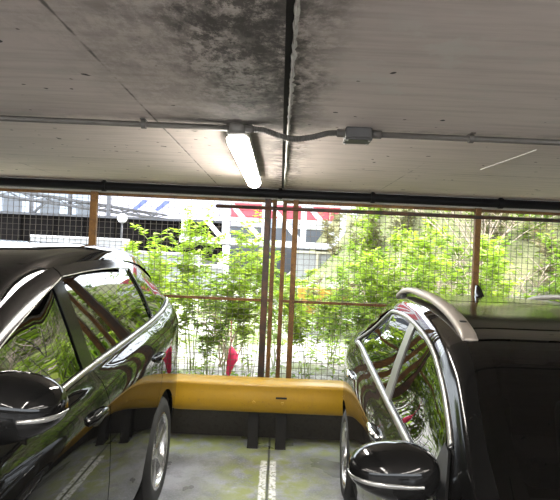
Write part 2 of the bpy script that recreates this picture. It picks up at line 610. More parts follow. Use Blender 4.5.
fp = spline([(-0.175, PY, PZ), (-0.10, PY, PZ - .003), (-0.03, PY + .01, PZ - .022), (0.04, PY + .012, PZ - .034),
             (0.12, PY + .01, PZ - .024), (0.19, PY, PZ - .006), (0.23, PY, PZ - .001), (0.275, PY, PZ)], 26)
fx = thing('flexible_conduit', 'ribbed flexible conduit sagging between tube lamp and junction box', 'conduit', (0.06, PY, PZ - .03))
build('ribbed_hose', tube(fp, [.0125 + (.0022 if i % 4 < 2 else 0) for i in range(len(fp))], 10), 'flex', fx)
for p in ((-0.185, -0.15), (0.24, 0.277)):
    build('hose_gland', tube([(p[0], PY, PZ), (p[1], PY, PZ)], .019, 8), 'galv', fx)

jb = thing('junction_box', 'small grey junction box on the ceiling at end of the ribbed hose', 'junction box', (0.335, PY, CZ - .055))
build('box_body', box(0.276, 0.394, PY - .05, PY + .05, CZ - .050, CZ, .006), 'boxgrey', jb)
build('box_lid', box(0.273, 0.397, PY - .053, PY + .053, CZ - .060, CZ - .049, .004), 'boxgrey', jb)
for sx in (-1, 1):
    for sy in (-1, 1):
        x, y = .335 + sx * .05, PY + sy * .041
        build('lid_screw', tube([(x, y, CZ - .064), (x, y, CZ - .058)], .005, 8), 'steel', jb)

o = build('hanging_string', tube([(1.29, 2.77, CZ - .004), (1.285, 3.0, CZ - .003), (1.27, 3.25, CZ - .004), (1.262, 3.46, CZ - .003)], .0022, 5), 'string')
tag(o, 'thin white string stuck along the ceiling right of the junction box', 'string')


def tube_lamp(x, y0, y1, label, group=None):
    z0 = CZ - .092
    t = thing('tube_lamp', label, 'lamp', (x, (y0 + y1) / 2, z0), group)
    prof = [(-.054, CZ - .001), (-.056, CZ - .058), (.056, CZ - .058), (.054, CZ - .001)]
    V, F = [], []
    for y in (y0, y1):
        V += [(x + a, y, z) for a, z in prof]
    F = [(0, 1, 2, 3), (7, 6, 5, 4)] + [(i, (i + 1) % 4 + 0, (i + 1) % 4 + 4, i + 4) for i in range(4)]
    build('lamp_tray', (V, F), 'housing', t)
    # translucent cover: half-round trough with tapered ends
    V, F = [], []
    ys = [y0 - .004, y0 + .02, y0 + .05, y1 - .05, y1 - .02, y1 - .004]
    sc = [1, 1, 1, 1, .95, .72]
    n = 12
    for y, s in zip(ys, sc):
        for k in range(n + 1):
            a = math.pi * k / n
            V.append((x + .0525 * math.cos(a) * (s * .3 + .7), y, CZ - .050 - .050 * s * math.sin(a) ** .8))
    for i in range(len(ys) - 1):
        for k in range(n):
            a = i * (n + 1) + k
            F.append((a, a + 1, a + n + 2, a + n + 1))
    F.append(tuple(range(n + 1)))
    F.append(tuple(range((len(ys) - 1) * (n + 1), len(ys) * (n + 1)))[::-1])
    build('diffuser', (V, F), 'diffuser', t, True)
    # rounded end cap facing the camera
    V, F = [], []
    for y, s in ((y0 - .105, .30), (y0 - .092, .62), (y0 - .060, .90), (y0 - .005, 1.0)):
        for k in range(n + 1):
            a = math.pi * k / n
            V.append((x + .055 * math.cos(a) * s, y, CZ - .022 - .034 * s * math.sin(a) ** .8))
        V += [(x - .055 * s, y, CZ - .001), (x + .055 * s, y, CZ - .001)]
    m = n + 3
    for i in range(3):
        for k in range(m):
            a, b = i * m + k, i * m + (k + 1) % m
            F.append((a, b, b + m, a + m))
    F.append(tuple(range(m))[::-1])
    build('end_cap', (V, F), 'housing', t, True)
    for y in (y0 + .35, y1 - .35):
        for s in (-1, 1):
            build('cover_clip', box(x + s * .057 - .003, x + s * .057 + .003, y - .012, y + .012, CZ - .066, CZ - .035), 'steel', t)
    return t


tube_lamp(-0.225, 2.58, 4.25, 'lit white tube lamp on the stained ceiling beside the joint')
for x, y in [(x, y) for y in (-1.95, -4.25, -6.55) for x in (-4.4, -2.3, -0.225, 1.9, 4.0)]:  # unseen lamps added behind the camera to brighten the deck
    tube_lamp(x, y, y + 1.89, 'added unseen tube lamp behind the camera, brightening the deck', 'added lamps behind the camera')


# ------------------------------------------------------------------ guard rail
def rail_profile():
    pts = [(4.84, .604), (4.74, .600), (4.67, .592), (4.652, .586), (4.645, .578), (4.643, .570), (4.645, .56), (4.648, .53), (4.648, .50), (4.645, .46), (4.650, .42),
           (4.660, .385), (4.676, .352), (4.70, .330), (4.72, .325)]
    back = [(y + .012, z - (.010 if z > .45 else -.010)) for y, z in pts[::-1]]
    return pts + back


gr = thing('guard_rail', 'yellow steel guard rail on black posts in front of the kerb', 'guard rail', (0, 4.72, 0))
build('rail_beam', prism_x(rail_profile(), -5.2, 5.2, 4), 'yellow', gr, [True] * (4 * len(rail_profile())) + [False, False])
for x in (-0.168, 0.078, -2.3, 2.4):
    y0 = 4.74
    po = join(box(x - .045, x + .045, y0, y0 + .012, 0, .55), box(x - .045, x + .045, y0 + .118, y0 + .13, 0, .55), box(x - .006, x + .006, y0 + .01, y0 + .12, 0, .55))
    build('rail_post', po, 'blackpost', gr)
    build('base_plate', box(x - .048, x + .048, y0 - .004, y0 + .134, 0, .010), 'blackpost', gr)
o = build('slot', box(0.020, 0.115, 4.6405, 4.6475, .468, .484), 'groove', gr)
for x in (-0.168, 0.078, -2.3, 2.4):
    build('rail_bolt', tube([(x, 4.640, .43), (x, 4.652, .43)], .014, 6), 'yellow', gr)

# ------------------------------------------------------------------ mesh fence
POSTS = [(-3.40, .068, 'amber'), (-1.772, .064, 'amber'), (-0.130, .058, 'darkrust'), (0.133, .050, 'rust'), (1.852, .054, 'rust'), (3.54, .054, 'rust')]
plabel = ['rusty steel fence post hidden far left behind the parked cars', 'rusty amber fence post rising behind the roof of the left car',
          'dark fence post, leftmost of the four uprights at the middle', 'rusty brown fence post, rightmost of the four uprights at the middle',
          'rusty fence post rising behind the roof of the right car', 'rusty steel fence post at the far right end']
for (x, wd, mt), lb in zip(POSTS, plabel):
    p = thing('fence_post', lb, 'post', (x, FY, 0.42))
    y = FY - .066
    build('post_tube', box(x - wd / 2, x + wd / 2, y - .02, y + .03, .42, 2.226, .004), mt, p)
    build('foot_plate', box(x - .06, x + .06, y - .05, y + .06, .42, .432), 'rust', p)


def fence_panel(x0, x1, z0, z1, midz, label, first, topbar=None):
    t = thing('mesh_fence_panel', label, 'fence', ((x0 + x1) / 2, FY, z0))
    build('top_rail', box(x0, x1, FY - .018, FY + .018, z1 - .026, z1), 'rust', t)
    build('bottom_rail', box(x0, x1, FY - .015, FY + .015, z0, z0 + .035), 'rust', t)
    for x, fw in ((x0 + (.02 if abs(x0) < .5 else .008), .02 if abs(x0) < .5 else .008), (x1 - (.02 if abs(x1) < .5 else .008), .02 if abs(x1) < .5 else .008)):
        build('side_rail', box(x - fw, x + fw, FY - .016, FY + .016, z0, z1), 'rust', t)
    build('middle_rail', box(x0 + .04, x1 - .04, FY - .030, FY - .008, midz - .013, midz + .013), 'rust', t)
    nx = int(round((x1 - x0) / .055))
    vm = None
    h = (z1 - z0) / 2
    r = .0019
    for i in range(1, nx):
        x = x0 + (x1 - x0) * i / nx
        if vm is None:
            vm = mesh_data('wire', *bar((0, 0, -h + .02), (0, 0, h - .02), r * 2, r * 2, (0, 1, 0)), 'wire')
        w_ = bpy.data.objects.new('vertical_wire', vm)
        C.objects.link(w_)
        w_.parent = t
        w_.location = (x - (x0 + x1) / 2, .004, (z1 - z0) / 2)
    nz = int(round((z1 - z0) / .055))
    hm = mesh_data('wire', *bar((-(x1 - x0) / 2 + .02, 0, 0), ((x1 - x0) / 2 - .02, 0, 0), r * 2, r * 2), 'wire')
    for i in range(1, nz):
        w_ = bpy.data.objects.new('horizontal_wire', hm)
        C.objects.link(w_)
        w_.parent = t
        w_.location = (0, .010, (z1 - z0) * i / nz)
    return t


fence_panel(-3.44, -1.797, .46, 2.222, 1.20, 'rusty mesh fence panel behind the left car, cut by the frame edge', True)
fence_panel(-1.793, -0.047, .46, 2.222, 1.265, 'rusty wire mesh panel between amber post and the middle uprights', False)
fence_panel(0.010, 1.872, .46, 2.222, 1.265, 'rusty wire mesh panel between middle uprights and the right post', False)
fence_panel(1.876, 3.58, .46, 2.222, 1.265, 'rusty mesh panel right of the post behind the right car', False)
fence_panel(-5.2, -3.444, .46, 2.222, 1.20, 'rusty mesh fence panel beyond the far left fence post', False)
fence_panel(3.584, 5.2, .46, 2.222, 1.265, 'rusty mesh fence panel beyond the far right fence post', False)
o = build('steel_bar', tube([(-0.62, FY - .102, 2.136), (1.2, FY - .102, 2.138), (3.6, FY - .102, 2.136)], .017, 8), 'darkrust', None, True)
tag(o, 'long dark round bar tied across the top of the fence', 'bar')


# ------------------------------------------------------------------ cars
def pchip(keys):
    xs = np.array([k[0] for k in keys], float)
    ys = np.array([k[1] for k in keys], float)
    h = np.diff(xs)
    d = np.diff(ys) / h
    m = np.zeros(len(xs))
    m[0], m[-1] = d[0], d[-1]
    for i in range(1, len(xs) - 1):
        if d[i - 1] * d[i] > 0:
            w1, w2 = 2 * h[i] + h[i - 1], h[i] + 2 * h[i - 1]
            m[i] = (w1 + w2) / (w1 / d[i - 1] + w2 / d[i])

    def f(x):
        x = min(max(x, xs[0]), xs[-1])
        i = min(max(int(np.searchsorted(xs, x) - 1), 0), len(h) - 1)
        t = (x - xs[i]) / h[i]
        return ((1 + 2 * t) * (1 - t) ** 2 * ys[i] + t * (1 - t) ** 2 * h[i] * m[i]
                + t * t * (3 - 2 * t) * ys[i + 1] + t * t * (t - 1) * h[i] * m[i + 1])
    return f


class Body:
    """Car skin S(y, v): v runs from the sill up over the side to the roof centre line.
    Local axes: y from nose (-) to tail (+), 0 at the rear axle; x half width; z up."""
    NV = 120
    DY = .02

    def __init__(self, spec):
        self.sp = spec
        self.f = {k: pchip(spec[k]) for k in ('W', 'belt', 'zwin', 'inwin', 'zroof', 'inroof')}
        self.y0, self.y1 = spec['W'][0][0], spec['W'][-1][0]
        ny = int((self.y1 - self.y0) / self.DY) + 2
        self.ys = np.linspace(self.y0, self.y1, ny)
        self.T = np.array([self.section(y) for y in self.ys])      # ny, NV, 2

    def section(self, y):
        f = self.f
        W, zr = f['W'](y), f['zroof'](y)
        belt = min(f['belt'](y), zr - .13)
        zw = min(f['zwin'](y), zr - .055)
        zw = max(zw, belt + .03)
        iw, ir = f['inwin'](y), f['inroof'](y)
        s = min(1.0, belt / 1.0)
        q = self.sp.get('shoulder', .030)
        P = [(W - .14, .20), (W - .050, .25 * s), (W - .018, .42 * s), (W - .004, .60 * s), (W, .74 * s), (W - .004, belt - .21),
             (W - q * .55, belt - .13), (W - q * 1.7, belt - .055), (W - .095, belt), (W - .095 + (.095 - iw) * .5 + .006, belt + (zw - belt) * .5),
             (W - iw, zw), (W - ir, zr - (zr - zw) * .36),
             ((W - ir) * .80, zr - (zr - zw) * .10), ((W - ir) * .4, zr - .004), (0.0, zr)]
        c = np.array(spline(P, 8))
        c[:, 1] = np.maximum.accumulate(c[:, 1] + np.arange(len(c)) * 1e-6)
        return c

    def row(self, y):
        t = (min(max(y, self.y0), self.y1) - self.y0) / (self.y1 - self.y0) * (len(self.ys) - 1)
        i = min(int(t), len(self.ys) - 2)
        t -= i
        return self.T[i] * (1 - t) + self.T[i + 1] * t

    def x(self, y, z):
        r = self.row(y)
        return float(np.interp(z, r[:, 1], r[:, 0]))

    def side_n(self, y, z):
        e = .012
        dy = (self.x(y + e, z) - self.x(y - e, z)) / (2 * e)
        dz = (self.x(y, z + e) - self.x(y, z - e)) / (2 * e)
        return Vector((1, -dy, -dz)).normalized()

    def side(self, y, z, off=0.0):
        p = Vector((self.x(y, z), y, z))
        return p + self.side_n(y, z) * off if off else p

    def pt(self, y, v):
        """v in 0..1 over the whole half section"""
        r = self.row(y)
        t = v * (len(r) - 1)
        i = min(int(t), len(r) - 2)
        q = r[i] * (1 - t + i) + r[i + 1] * (t - i)
        return Vector((q[0], y, q[1]))

    def pt_n(self, y, v):
        e = .006
        a = self.pt(y + .012, v) - self.pt(y - .012, v)
        b = self.pt(y, min(v + e, 1)) - self.pt(y, max(v - e, 0))
        n = a.cross(b)
        n = n.normalized() if n.length > 1e-12 else Vector((0, 0, 1))
        if n.x < -.05 or n.z < 0 and v > .6:
            n = -n
        return n


def flat_grid(poly, step):
    """2D polygon -> points and faces cut by a grid"""
    bm = bmesh.new()
    vs = [bm.verts.new((p[0], p[1], 0)) for p in poly]
    for tri in tessellate_polygon([[Vector((p[0], p[1], 0)) for p in poly]]):
        try:
            bm.faces.new([vs[i] for i in tri])
        except ValueError:
            pass
    bmesh.ops.recalc_face_normals(bm, faces=bm.faces[:])
    P = np.array(poly)
    for ax in (0, 1):
        lo, hi = P[:, ax].min(), P[:, ax].max()
        k = math.ceil(lo / step)
        while k * step < hi:
            co = [0, 0, 0]
            no = [0, 0, 0]
            co[ax] = k * step
            no[ax] = 1
            if k * step > lo + 1e-5:
                bmesh.ops.bisect_plane(bm, geom=bm.verts[:] + bm.edges[:] + bm.faces[:], dist=1e-5, plane_co=co, plane_no=no)
            k += 1
    bm.verts.index_update()
    bm.edges.ensure_lookup_table()
    pts = [(v.co.x, v.co.y) for v in bm.verts]
    faces = []
    for f in bm.faces:
        q = [v.index for v in f.verts]
        if f.normal.z < 0:
            q = q[::-1]
        faces.append(q)
    rim = []
    for e in bm.edges:
        if len(e.link_faces) == 1:
            f = e.link_faces[0]
            a, b = e.verts[0].index, e.verts[1].index
            q = faces[f.index] if f.index >= 0 else None
            rim.append((a, b))
    bm.free()
    # orient rim with its face
    fe = set()
    for q in faces:
        for i in range(len(q)):
            fe.add((q[i], q[(i + 1) % len(q)]))
    rim = [(a, b) if (a, b) in fe else (b, a) for a, b in rim]
    return pts, faces, rim


def panel(body, poly, side, off=0.0, thick=.014, step=.04):
    """skin panel cut out of the side surface; polygon in (y, z). returns (verts, faces), loop normals, smooth flags"""
    pts, faces, rim = flat_grid(poly, step)
    V = [body.side(y, z, off) for y, z in pts]
    Nn = [body.side_n(y, z) for y, z in pts]
    n0 = len(V)
    Vi = [v - n * thick for v, n in zip(V, Nn)]
    V2 = V + Vi
    F = [tuple(q) for q in faces]
    F2, NL = [], []
    # (y,z) counter-clockwise seen from +x
    for q in F:
        F2.append(q)
        NL += [Nn[i] for i in q]
    sm = [True] * len(F2)
    for a, b in rim:
        q = (b, a, a + n0, b + n0)
        F2.append(q)
        nn = (V2[a] - V2[b]).cross(V2[a + n0] - V2[a])
        nn = nn.normalized() if nn.length > 1e-9 else Nn[a]
        NL += [nn] * 4
        sm.append(True)
    if side < 0:
        V2 = [Vector((-v.x, v.y, v.z)) for v in V2]
        NLm, k = [], 0
        F3 = []
        for q in F2:
            m = len(q)
            ns = NL[k:k + m]
            k += m
            F3.append(tuple(q[::-1]))
            NLm += [Vector((-n.x, n.y, n.z)) for n in ns[::-1]]
        F2, NL = F3, NLm
    return (V2, F2), NL, sm


def put_panel(name, body, poly, side, mat, parent, off=0.0, thick=.014, step=.04):
    vf, nl, sm = panel(body, poly, side, off, thick, step)
    return build(name, vf, mat, parent, sm, local=True, normals=nl)


def roof_patch(body, ya, yb, va, vb, off=0.0, nu=30, nv=16, both=True, yfun=None):
    """patch in (y, v), spanning both sides when vb == 1"""
    cols = [va + (vb - va) * j / nv for j in range(nv + 1)]
    V, NN, F = [], [], []
    width = 0
    for i in range(nu + 1):
        row = []
        for v in cols:
            t = i / nu
            y = (ya(v) if callable(ya) else ya) * (1 - t) + (yb(v) if callable(yb) else yb) * t
            n = body.pt_n(y, v)
            if v > .9999:
                n = Vector((0, n.y, n.z)).normalized()
            row.append((body.pt(y, v) + n * off, n))
        full = row[:]
        if both:
            full += [(Vector((-p.x, p.y, p.z)), Vector((-n.x, n.y, n.z))) for p, n in row[:-1][::-1]]
        width = len(full)
        V += [p for p, n in full]
        NN += [n for p, n in full]
    for i in range(nu):
        for j in range(width - 1):
            a = i * width + j
            F.append((a, a + width, a + width + 1, a + 1))
    NL = [NN[i] for q in F for i in q]
    return (V, F), NL


def mir(vf):
    return [Vector((-v[0], v[1], v[2])) for v in vf[0]], [tuple(q[::-1]) for q in vf[1]]


def sided(vf, side):
    return vf if side > 0 else mir(vf)


def strip(P, Nn, wd, proud, closed=False, sink=.004):
    """raised moulding along points P with surface normals Nn"""
    n = len(P)
    V, F = [], []
    for i in range(n):
        a = P[(i - 1) % n] if closed or i > 0 else P[i]
        b = P[(i + 1) % n] if closed or i < n - 1 else P[i]
        t = (b - a).normalized()
        s = t.cross(Nn[i]).normalized()
        w_ = wd[i] if isinstance(wd, list) else wd
        V += [P[i] - s * w_ / 2 - Nn[i] * sink, P[i] - s * w_ * .42 + Nn[i] * proud * .8, P[i] + Nn[i] * proud,
              P[i] + s * w_ * .42 + Nn[i] * proud * .8, P[i] + s * w_ / 2 - Nn[i] * sink]
    m = 5
    for i in range(n if closed else n - 1):
        j = (i + 1) % n
        for k in range(m - 1):
            F.append((i * m + k, j * m + k, j * m + k + 1, i * m + k + 1))
        F.append((i * m + 4, j * m + 4, j * m, i * m))
    if not closed:
        F.append(tuple(range(m))[::-1])
        F.append(tuple(range((n - 1) * m, n * m)))
    return V, F


def side_strip(body, path, wd, proud, closed=False, off=0.0):
    P = [body.side(y, z, off) for y, z in path]
    Nn = [body.side_n(y, z) for y, z in path]
    return strip(P, Nn, wd, proud, closed)


def shrink(poly, d):
    """inset a closed 2D polygon by d (towards its inside)"""
    P = [np.array(p, float) for p in poly]
    n = len(P)
    area = sum(P[i][0] * P[(i + 1) % n][1] - P[(i + 1) % n][0] * P[i][1] for i in range(n))
    sg = 1 if area > 0 else -1
    out = []
    for i in range(n):
        t1 = P[i] - P[i - 1]
        t2 = P[(i + 1) % n] - P[i]
        t1 /= max(np.linalg.norm(t1), 1e-9)
        t2 /= max(np.linalg.norm(t2), 1e-9)
        n1, n2 = np.array([-t1[1], t1[0]]) * sg, np.array([-t2[1], t2[0]]) * sg
        b = n1 + n2
        b /= max(np.linalg.norm(b), 1e-9)
        out.append(P[i] + b * d / max(.5, float(b @ n1)))
    return [tuple(p) for p in out]


def arch(cy, cz, r, a0, a1, n=20):
    return [(cy + r * math.cos(math.radians(a0 + (a1 - a0) * i / n)), cz + r * math.sin(math.radians(a0 + (a1 - a0) * i / n))) for i in range(n + 1)]


def lathe_x(profile, seg=48, closed=False):
    """(r, x) profile turned about the x axis"""
    n = len(profile)
    V, F = [], []
    for k in range(seg):
        a = 2 * math.pi * k / seg
        V += [(x, r * math.cos(a), r * math.sin(a)) for r, x in profile]
    for k in range(seg):
        k2 = (k + 1) % seg
        for i in range(n if closed else n - 1):
            j = (i + 1) % n
            F.append((k * n + i, k * n + j, k2 * n + j, k2 * n + i))
    return V, F


def shift(vf, d):
    d = Vector(d)
    return [Vector(v) + d for v in vf[0]], vf[1]


def rotx(vf, a):
    R = Matrix.Rotation(a, 3, 'X')
    return [R @ Vector(v) for v in vf[0]], vf[1]


def wheel(car, side, xo, y, R, rr, nsp, twin):
    """tyre with rim, spokes and cap; xo = outer face distance from the centre line"""
    wv = .225
    tyre = [(rr, 0), (rr + .012, .006), (rr + .05, .012), (R - .05, .010), (R - .016, -.004), (R - .004, -.022), (R - .004, -.060),
            (R - .012, -.064), (R - .012, -.072), (R - .003, -.076), (R, -.108), (R - .003, -.14), (R - .012, -.144), (R - .012, -.152),
            (R - .004, -.156), (R - .016, -wv + .02), (R - .05, -wv), (rr, -wv)]
    loc = (xo, y, R)
    t = build('wheel', sided(shift(lathe_x(tyre, 56), loc), side), 'tyre', car, True, local=True)
    rim = [(rr + .003, .004), (rr - .004, .006), (rr - .014, -.004), (rr - .020, -.030), (rr - .028, -.10), (rr - .022, -.19), (rr, -.22)]
    build('rim', sided(shift(lathe_x(rim, 48), loc), side), 'alloy', t, True, local=True)
    build('brake_disc', sided(shift(lathe_x([(.02, -.105), (.145, -.105), (.145, -.12), (.02, -.12)], 32), loc), side), 'steel', t, local=True)
    build('rim_back', sided(shift(lathe_x([(.01, -.13), (rr - .027, -.13)], 32), loc), side), 'liner', t, local=True)
    hub = [(0.0, -.014), (.030, -.014), (.036, -.018), (.062, -.022), (.070, -.034), (.074, -.06)]
    build('hub_cap', sided(shift(lathe_x(hub, 24), loc), side), 'alloy', t, True, local=True)
    for k in range(nsp):
        a = 2 * math.pi * k / nsp + .5
        parts = []
        for o in ((-.10, .10) if twin else (0,)):
            # tapered, slightly dished spoke: radial along +y before turning
            V = []
            for r_, h, xf in ((.045, .024, -.020), (.12, .017 if twin else .026, -.016), (rr - .012, .019 if twin else .036, -.006)):
                c = math.sin(o) * r_
                V += [(xf, r_, c - h), (xf, r_, c + h), (xf - .032, r_, c + h * .7), (xf - .032, r_, c - h * .7)]
            F = []
            for i in range(2):
                for j in range(4):
                    F.append((i * 4 + j, i * 4 + (j + 1) % 4, i * 4 + 4 + (j + 1) % 4, i * 4 + 4 + j))
            F += [(0, 1, 2, 3), (11, 10, 9, 8)]
            parts.append((V, F))
        build('spoke', sided(shift(rotx(join(*parts), a), loc), side), 'alloy', t, local=True)
    return t


def ellipsoid(c, r, seg=32, rings=20, p=2.4, cut=None):
    """superellipsoid; cut = flatten beyond this local y"""
    V, F = [], []

    def sp(v, e):
        return math.copysign(abs(v) ** e, v)
    e = 2 / p
    for i in range(rings + 1):
        th = math.pi * i / rings - math.pi / 2
        for k in range(seg):
            ph = 2 * math.pi * k / seg
            x, y, z = sp(math.cos(th), e) * sp(math.cos(ph), e), sp(math.cos(th), e) * sp(math.sin(ph), e), sp(math.sin(th), e)
            if cut is not None and y > cut:
                y = cut
            V.append((c[0] + r[0] * x, c[1] + r[1] * y, c[2] + r[2] * z))
    for i in range(rings):
        for k in range(seg):
            a, b = i * seg + k, i * seg + (k + 1) % seg
            F.append((a, b, b + seg, a + seg))
    return V, F


def warp(v, c, r):
    """mirror shell: tip narrows outwards, its underside rising"""
    u = (v[0] - c[0]) / r[0]
    z = v[2] - c[2]
    k = max(0.0, u + .2) / 1.2
    z *= (1 - .42 * k) if z < 0 else (1 - .16 * k)
    return Vector((v[0], v[1], c[2] + z))


def handle(body, y, z, side, door, mat, L=.20):
    P, Nn = [], []
    for i in range(17):
        t = i / 16
        yy = y - L / 2 + L * t
        pr = .036 * (1 - (2 * t - 1) ** 4) + .002
        P.append(body.side(yy, z + .010 * (1 - (2 * t - 1) ** 2), pr - .012))
        Nn.append(body.side_n(yy, z))
    h = build('door_handle', sided(strip(P, Nn, [.034 - .014 * (1 - (2 * i / 16 - 1) ** 2) * 0 for i in range(17)], .012, sink=.006), side), mat, door, True, local=True)
    cup = [(y + .02 + .085 * math.cos(a), z - .008 + .030 * math.sin(a)) for a in [2 * math.pi * k / 20 for k in range(20)]]
    put_panel('handle_recess', body, cup, side, 'plastic', door, .0015, .004, .05)
    return h


def car(spec, name, label, loc, rz):
    body = Body(spec)
    root = thing(name, label, 'car', loc, rz=rz)
    paint = spec['paint']
    R, wb = spec['R'], spec['wb']
    ra = R + .045
    g = .004                                    # half shut line
    sill, zlow = .30, .215
    belt = body.f['belt']
    yB0, yB1 = spec['yB']                       # B shut line at the sill and at the belt
    yA = spec['yA']                             # front edge of the front door
    top = spec['frame_top']                     # upper edge of the doors from A pillar to D pillar (y,z), front to rear
    tops = [tuple(p) for p in spline(top, 8)]
    ty = [p[0] for p in tops]
    tz = [p[1] for p in tops]

    def ztop(y):
        return float(np.interp(y, ty, tz))
    yR_b, yR_t = spec['yR']                     # rear edge of the rear door at the belt and at the top

    def top_between(a, b):
        """points of the door top edge from b back to a"""
        ys = [b] + [y for y in ty[::-1] if a + .01 < y < b - .01] + [a]
        return [(y, ztop(y)) for y in ys]

    for side in (-1, 1):
        # --- doors (one skin each, with the window opening left out by building body and frame as one outline)
        def door_poly(ya_s, ya_b, yb_s, yb_b, arc=None, yat=None, ybt=None):
            pl = [(ya_s + g, sill), (yb_s - g, sill)] if arc is None else [(ya_s + g, sill)] + arc
            pl += [(yb_b - g, belt(yb_b) - .012)]
            n = 12
            pl += [(yb_b + (ya_b - yb_b) * k / n, belt(yb_b + (ya_b - yb_b) * k / n) - .012) for k in range(1, n)]
            pl += [(ya_b + g, belt(ya_b) - .012)]
            return pl
        fd = put_panel('door', body, door_poly(yA[0], yA[1], yB0, yB1), side, paint, root)
        # rear door: lower rear corner bites round the wheel arch
        arc = [p for p in arch(0, R, ra + .035, 205, 120, 16) if p[1] > sill and p[0] < yR_b - .02]
        arc = [(-math.sqrt(max((ra + .035) ** 2 - (sill - R) ** 2, 0)), sill)] + [p for p in arc if p[1] > sill + .01]
        arc += [tuple(p) for p in spline([arc[-1], (yR_b - .05, arc[-1][1] + .13), (yR_b, belt(yR_b) - .12)], 5)[1:]]
        rd = put_panel('door', body, door_poly(yB0, yB1, None, yR_b, arc), side, paint, root)
        if side == spec['show']:
            fd['label'] = 'glossy front door'
            rd['label'] = 'glossy rear door'
        # --- glass in each door
        for gp, dr, gm in ((spec['glass_f'], fd, spec['gm_f']), (spec['glass_r'], rd, spec['gm_r'])):
            put_panel('window_glass', body, gp, side, gm, dr, -.006, .004, .03)
        # --- quarter panel with arch, and front fender
        y1 = body.y1 - .10
        qa = [p for p in arch(0, R, ra, 120, -20, 26) if p[1] > zlow + .02]
        low_r = math.sqrt(max(ra ** 2 - (zlow + .06 - R) ** 2, 0))
        rear_edge = [(y1, zlow + .06), (y1 + .06, .45), (y1 + .085, .75), (y1 + .07, spec['tail_z'])]
        qtop = [tuple(p) for p in spec['quarter_top']]
        rd_edge = arc[-6:] if len(arc) > 6 else arc
        start = [(p[0] + 2 * g, p[1]) for p in arc if p[1] > R + ra * .80]
        qpoly = [(low_r, zlow + .06)] + rear_edge + qtop + [(yR_b + g, belt(yR_b) - .012)] + start[::-1]
        qarc = arch(0, R, ra, 118, -30, 26)
        qarc = [p for p in qarc if p[1] > zlow + .08]
        qpoly = start[::1][:0] + qarc + [(low_r, zlow + .06)] + rear_edge + qtop + [(yR_b + g, belt(yR_b) - .012)] + start[::-1]
        qp = put_panel('quarter_panel', body, qpoly[::1], side, paint, root)
        put_panel('quarter_glass', body, spec['glass_q'], side, spec['gm_r'], qp, -.006, .004, .03)
        fa = arch(-wb, R, ra, 200, -20, 30)
        fa = [p for p in fa if p[1] > zlow + .08]
        fy = body.y0 + .16
        fpoly = [(yA[1] - g, belt(yA[1]) - .012)] + [(y, body.f['zroof'](y) - .135) for y in np.linspace(yA[1] - .1, fy, 14)] + \
                [(fy - .03, .55), (fy, .33)] + fa + [(yA[0] - g, sill)]
        fe = put_panel('fender', body, fpoly[::-1][::-1], side, paint, root)
        # --- sill
        put_panel('sill', body, [(-wb + ra + .03, zlow), (-ra - .03, zlow), (-ra - .015, sill - g), (-wb + ra + .015, sill - g)], side, spec['sill_mat'], root)
        # --- pillar skin above the belt (everything between belt and door top that is not glass)
        frame_out = [tuple(p) for p in spec['green_bottom']] + [tuple(p) for p in spec['green_rear']] + \
                    [(y, z) for y, z in zip(ty[::-1], tz[::-1])]
        fr_obj = put_panel('window_frame', body, frame_out, side, 'trim_black', root, -.010, .006, .05)
        # --- roof side rail of the body shell: between the door tops and the roof panel
        up = [(y, z + .004) for y, z in zip(ty, tz)]
        # shut lines shown by pillars: B pillar cover and C pillar cover
        for pp in spec['pillars']:
            put_panel('pillar_cover', body, pp, side, spec['pillar_mat'], root, .001, .008, .04)
        # --- bright mouldings
        for path, wd, mt, closed in spec['trims']:
            pth = [tuple(p) for p in spline(path, 8, closed)]
            build('window_moulding', sided(side_strip(body, pth, wd, .007, closed), side), mt, root, True, local=True)
        for path, wd in spec.get('creases', []):
            pass
        # --- handles
        for dr, (hy, hz) in zip((fd, rd), spec['handles']):
            handle(body, hy, hz, side, dr, spec['handle_mat'])
        # --- rain visors
        for pl in spec.get('visors', []):
            lo = [tuple(p) for p in spline(pl[0], 8)]
            hi = [tuple(p) for p in spline(pl[1], 8)]
            V, F = [], []
            for a, b in zip(lo, hi):
                V += [body.side(a[0], a[1], .026), body.side((a[0] + b[0]) / 2, (a[1] + b[1]) / 2, .020), body.side(b[0], b[1], .004)]
            for i in range(len(lo) - 1):
                for k in range(2):
                    q = i * 3 + k
                    F.append((q, q + 3, q + 4, q + 1))
            vz = build('rain_visor', sided((V, F), side), 'glass_roof', root, True, local=True)
            ln = strip([body.side(a[0], a[1], .026) for a in lo], [body.side_n(*a) for a in lo], .006, .003)
            build('visor_lip', sided(ln, side), 'satin', vz, True, local=True)
        # --- wheels, liners
        for wy in (0, -wb):
            wheel(root, side, body.x(wy, .60) - .014, wy, R, spec['rr'], spec['spokes'], spec['twin'])
            V, F = [], []
            pts = arch(wy, R, ra - .002, -25, 205, 28)
            xo = body.x(wy, .6) - .015
            for (yy, zz) in pts:
                V += [(xo - .012, yy, zz), (xo - .34, yy, zz)]
            for i in range(len(pts) - 1):
                F.append((2 * i, 2 * i + 1, 2 * i + 3, 2 * i + 2))
            n = len(V)
            V += [(xo - .34, yy, zz) for yy, zz in pts] + [(xo - .34, wy, .2)]
            for i in range(len(pts) - 1):
                F.append((n + i, n + i + 1, n + len(pts)))
            build('wheel_liner', sided((V, F), side), 'liner', root, local=True)
        # mud flap behind the rear wheel
        xo = body.x(.3, .5) - .03
        build('mud_flap', sided(box(xo - .20, xo, ra + .012, ra + .026, .14, .42, .005), side), 'plastic', root, local=True)
        # --- door mirror
        mc, mr = spec['mirror']
        mv = ellipsoid(mc, mr, p=2.5, cut=.62)
        mv = ([warp(v, mc, mr) for v in mv[0]], mv[1])
        mo = build('side_mirror', sided(mv, side), spec['mirror_mat'], root, True, local=True)
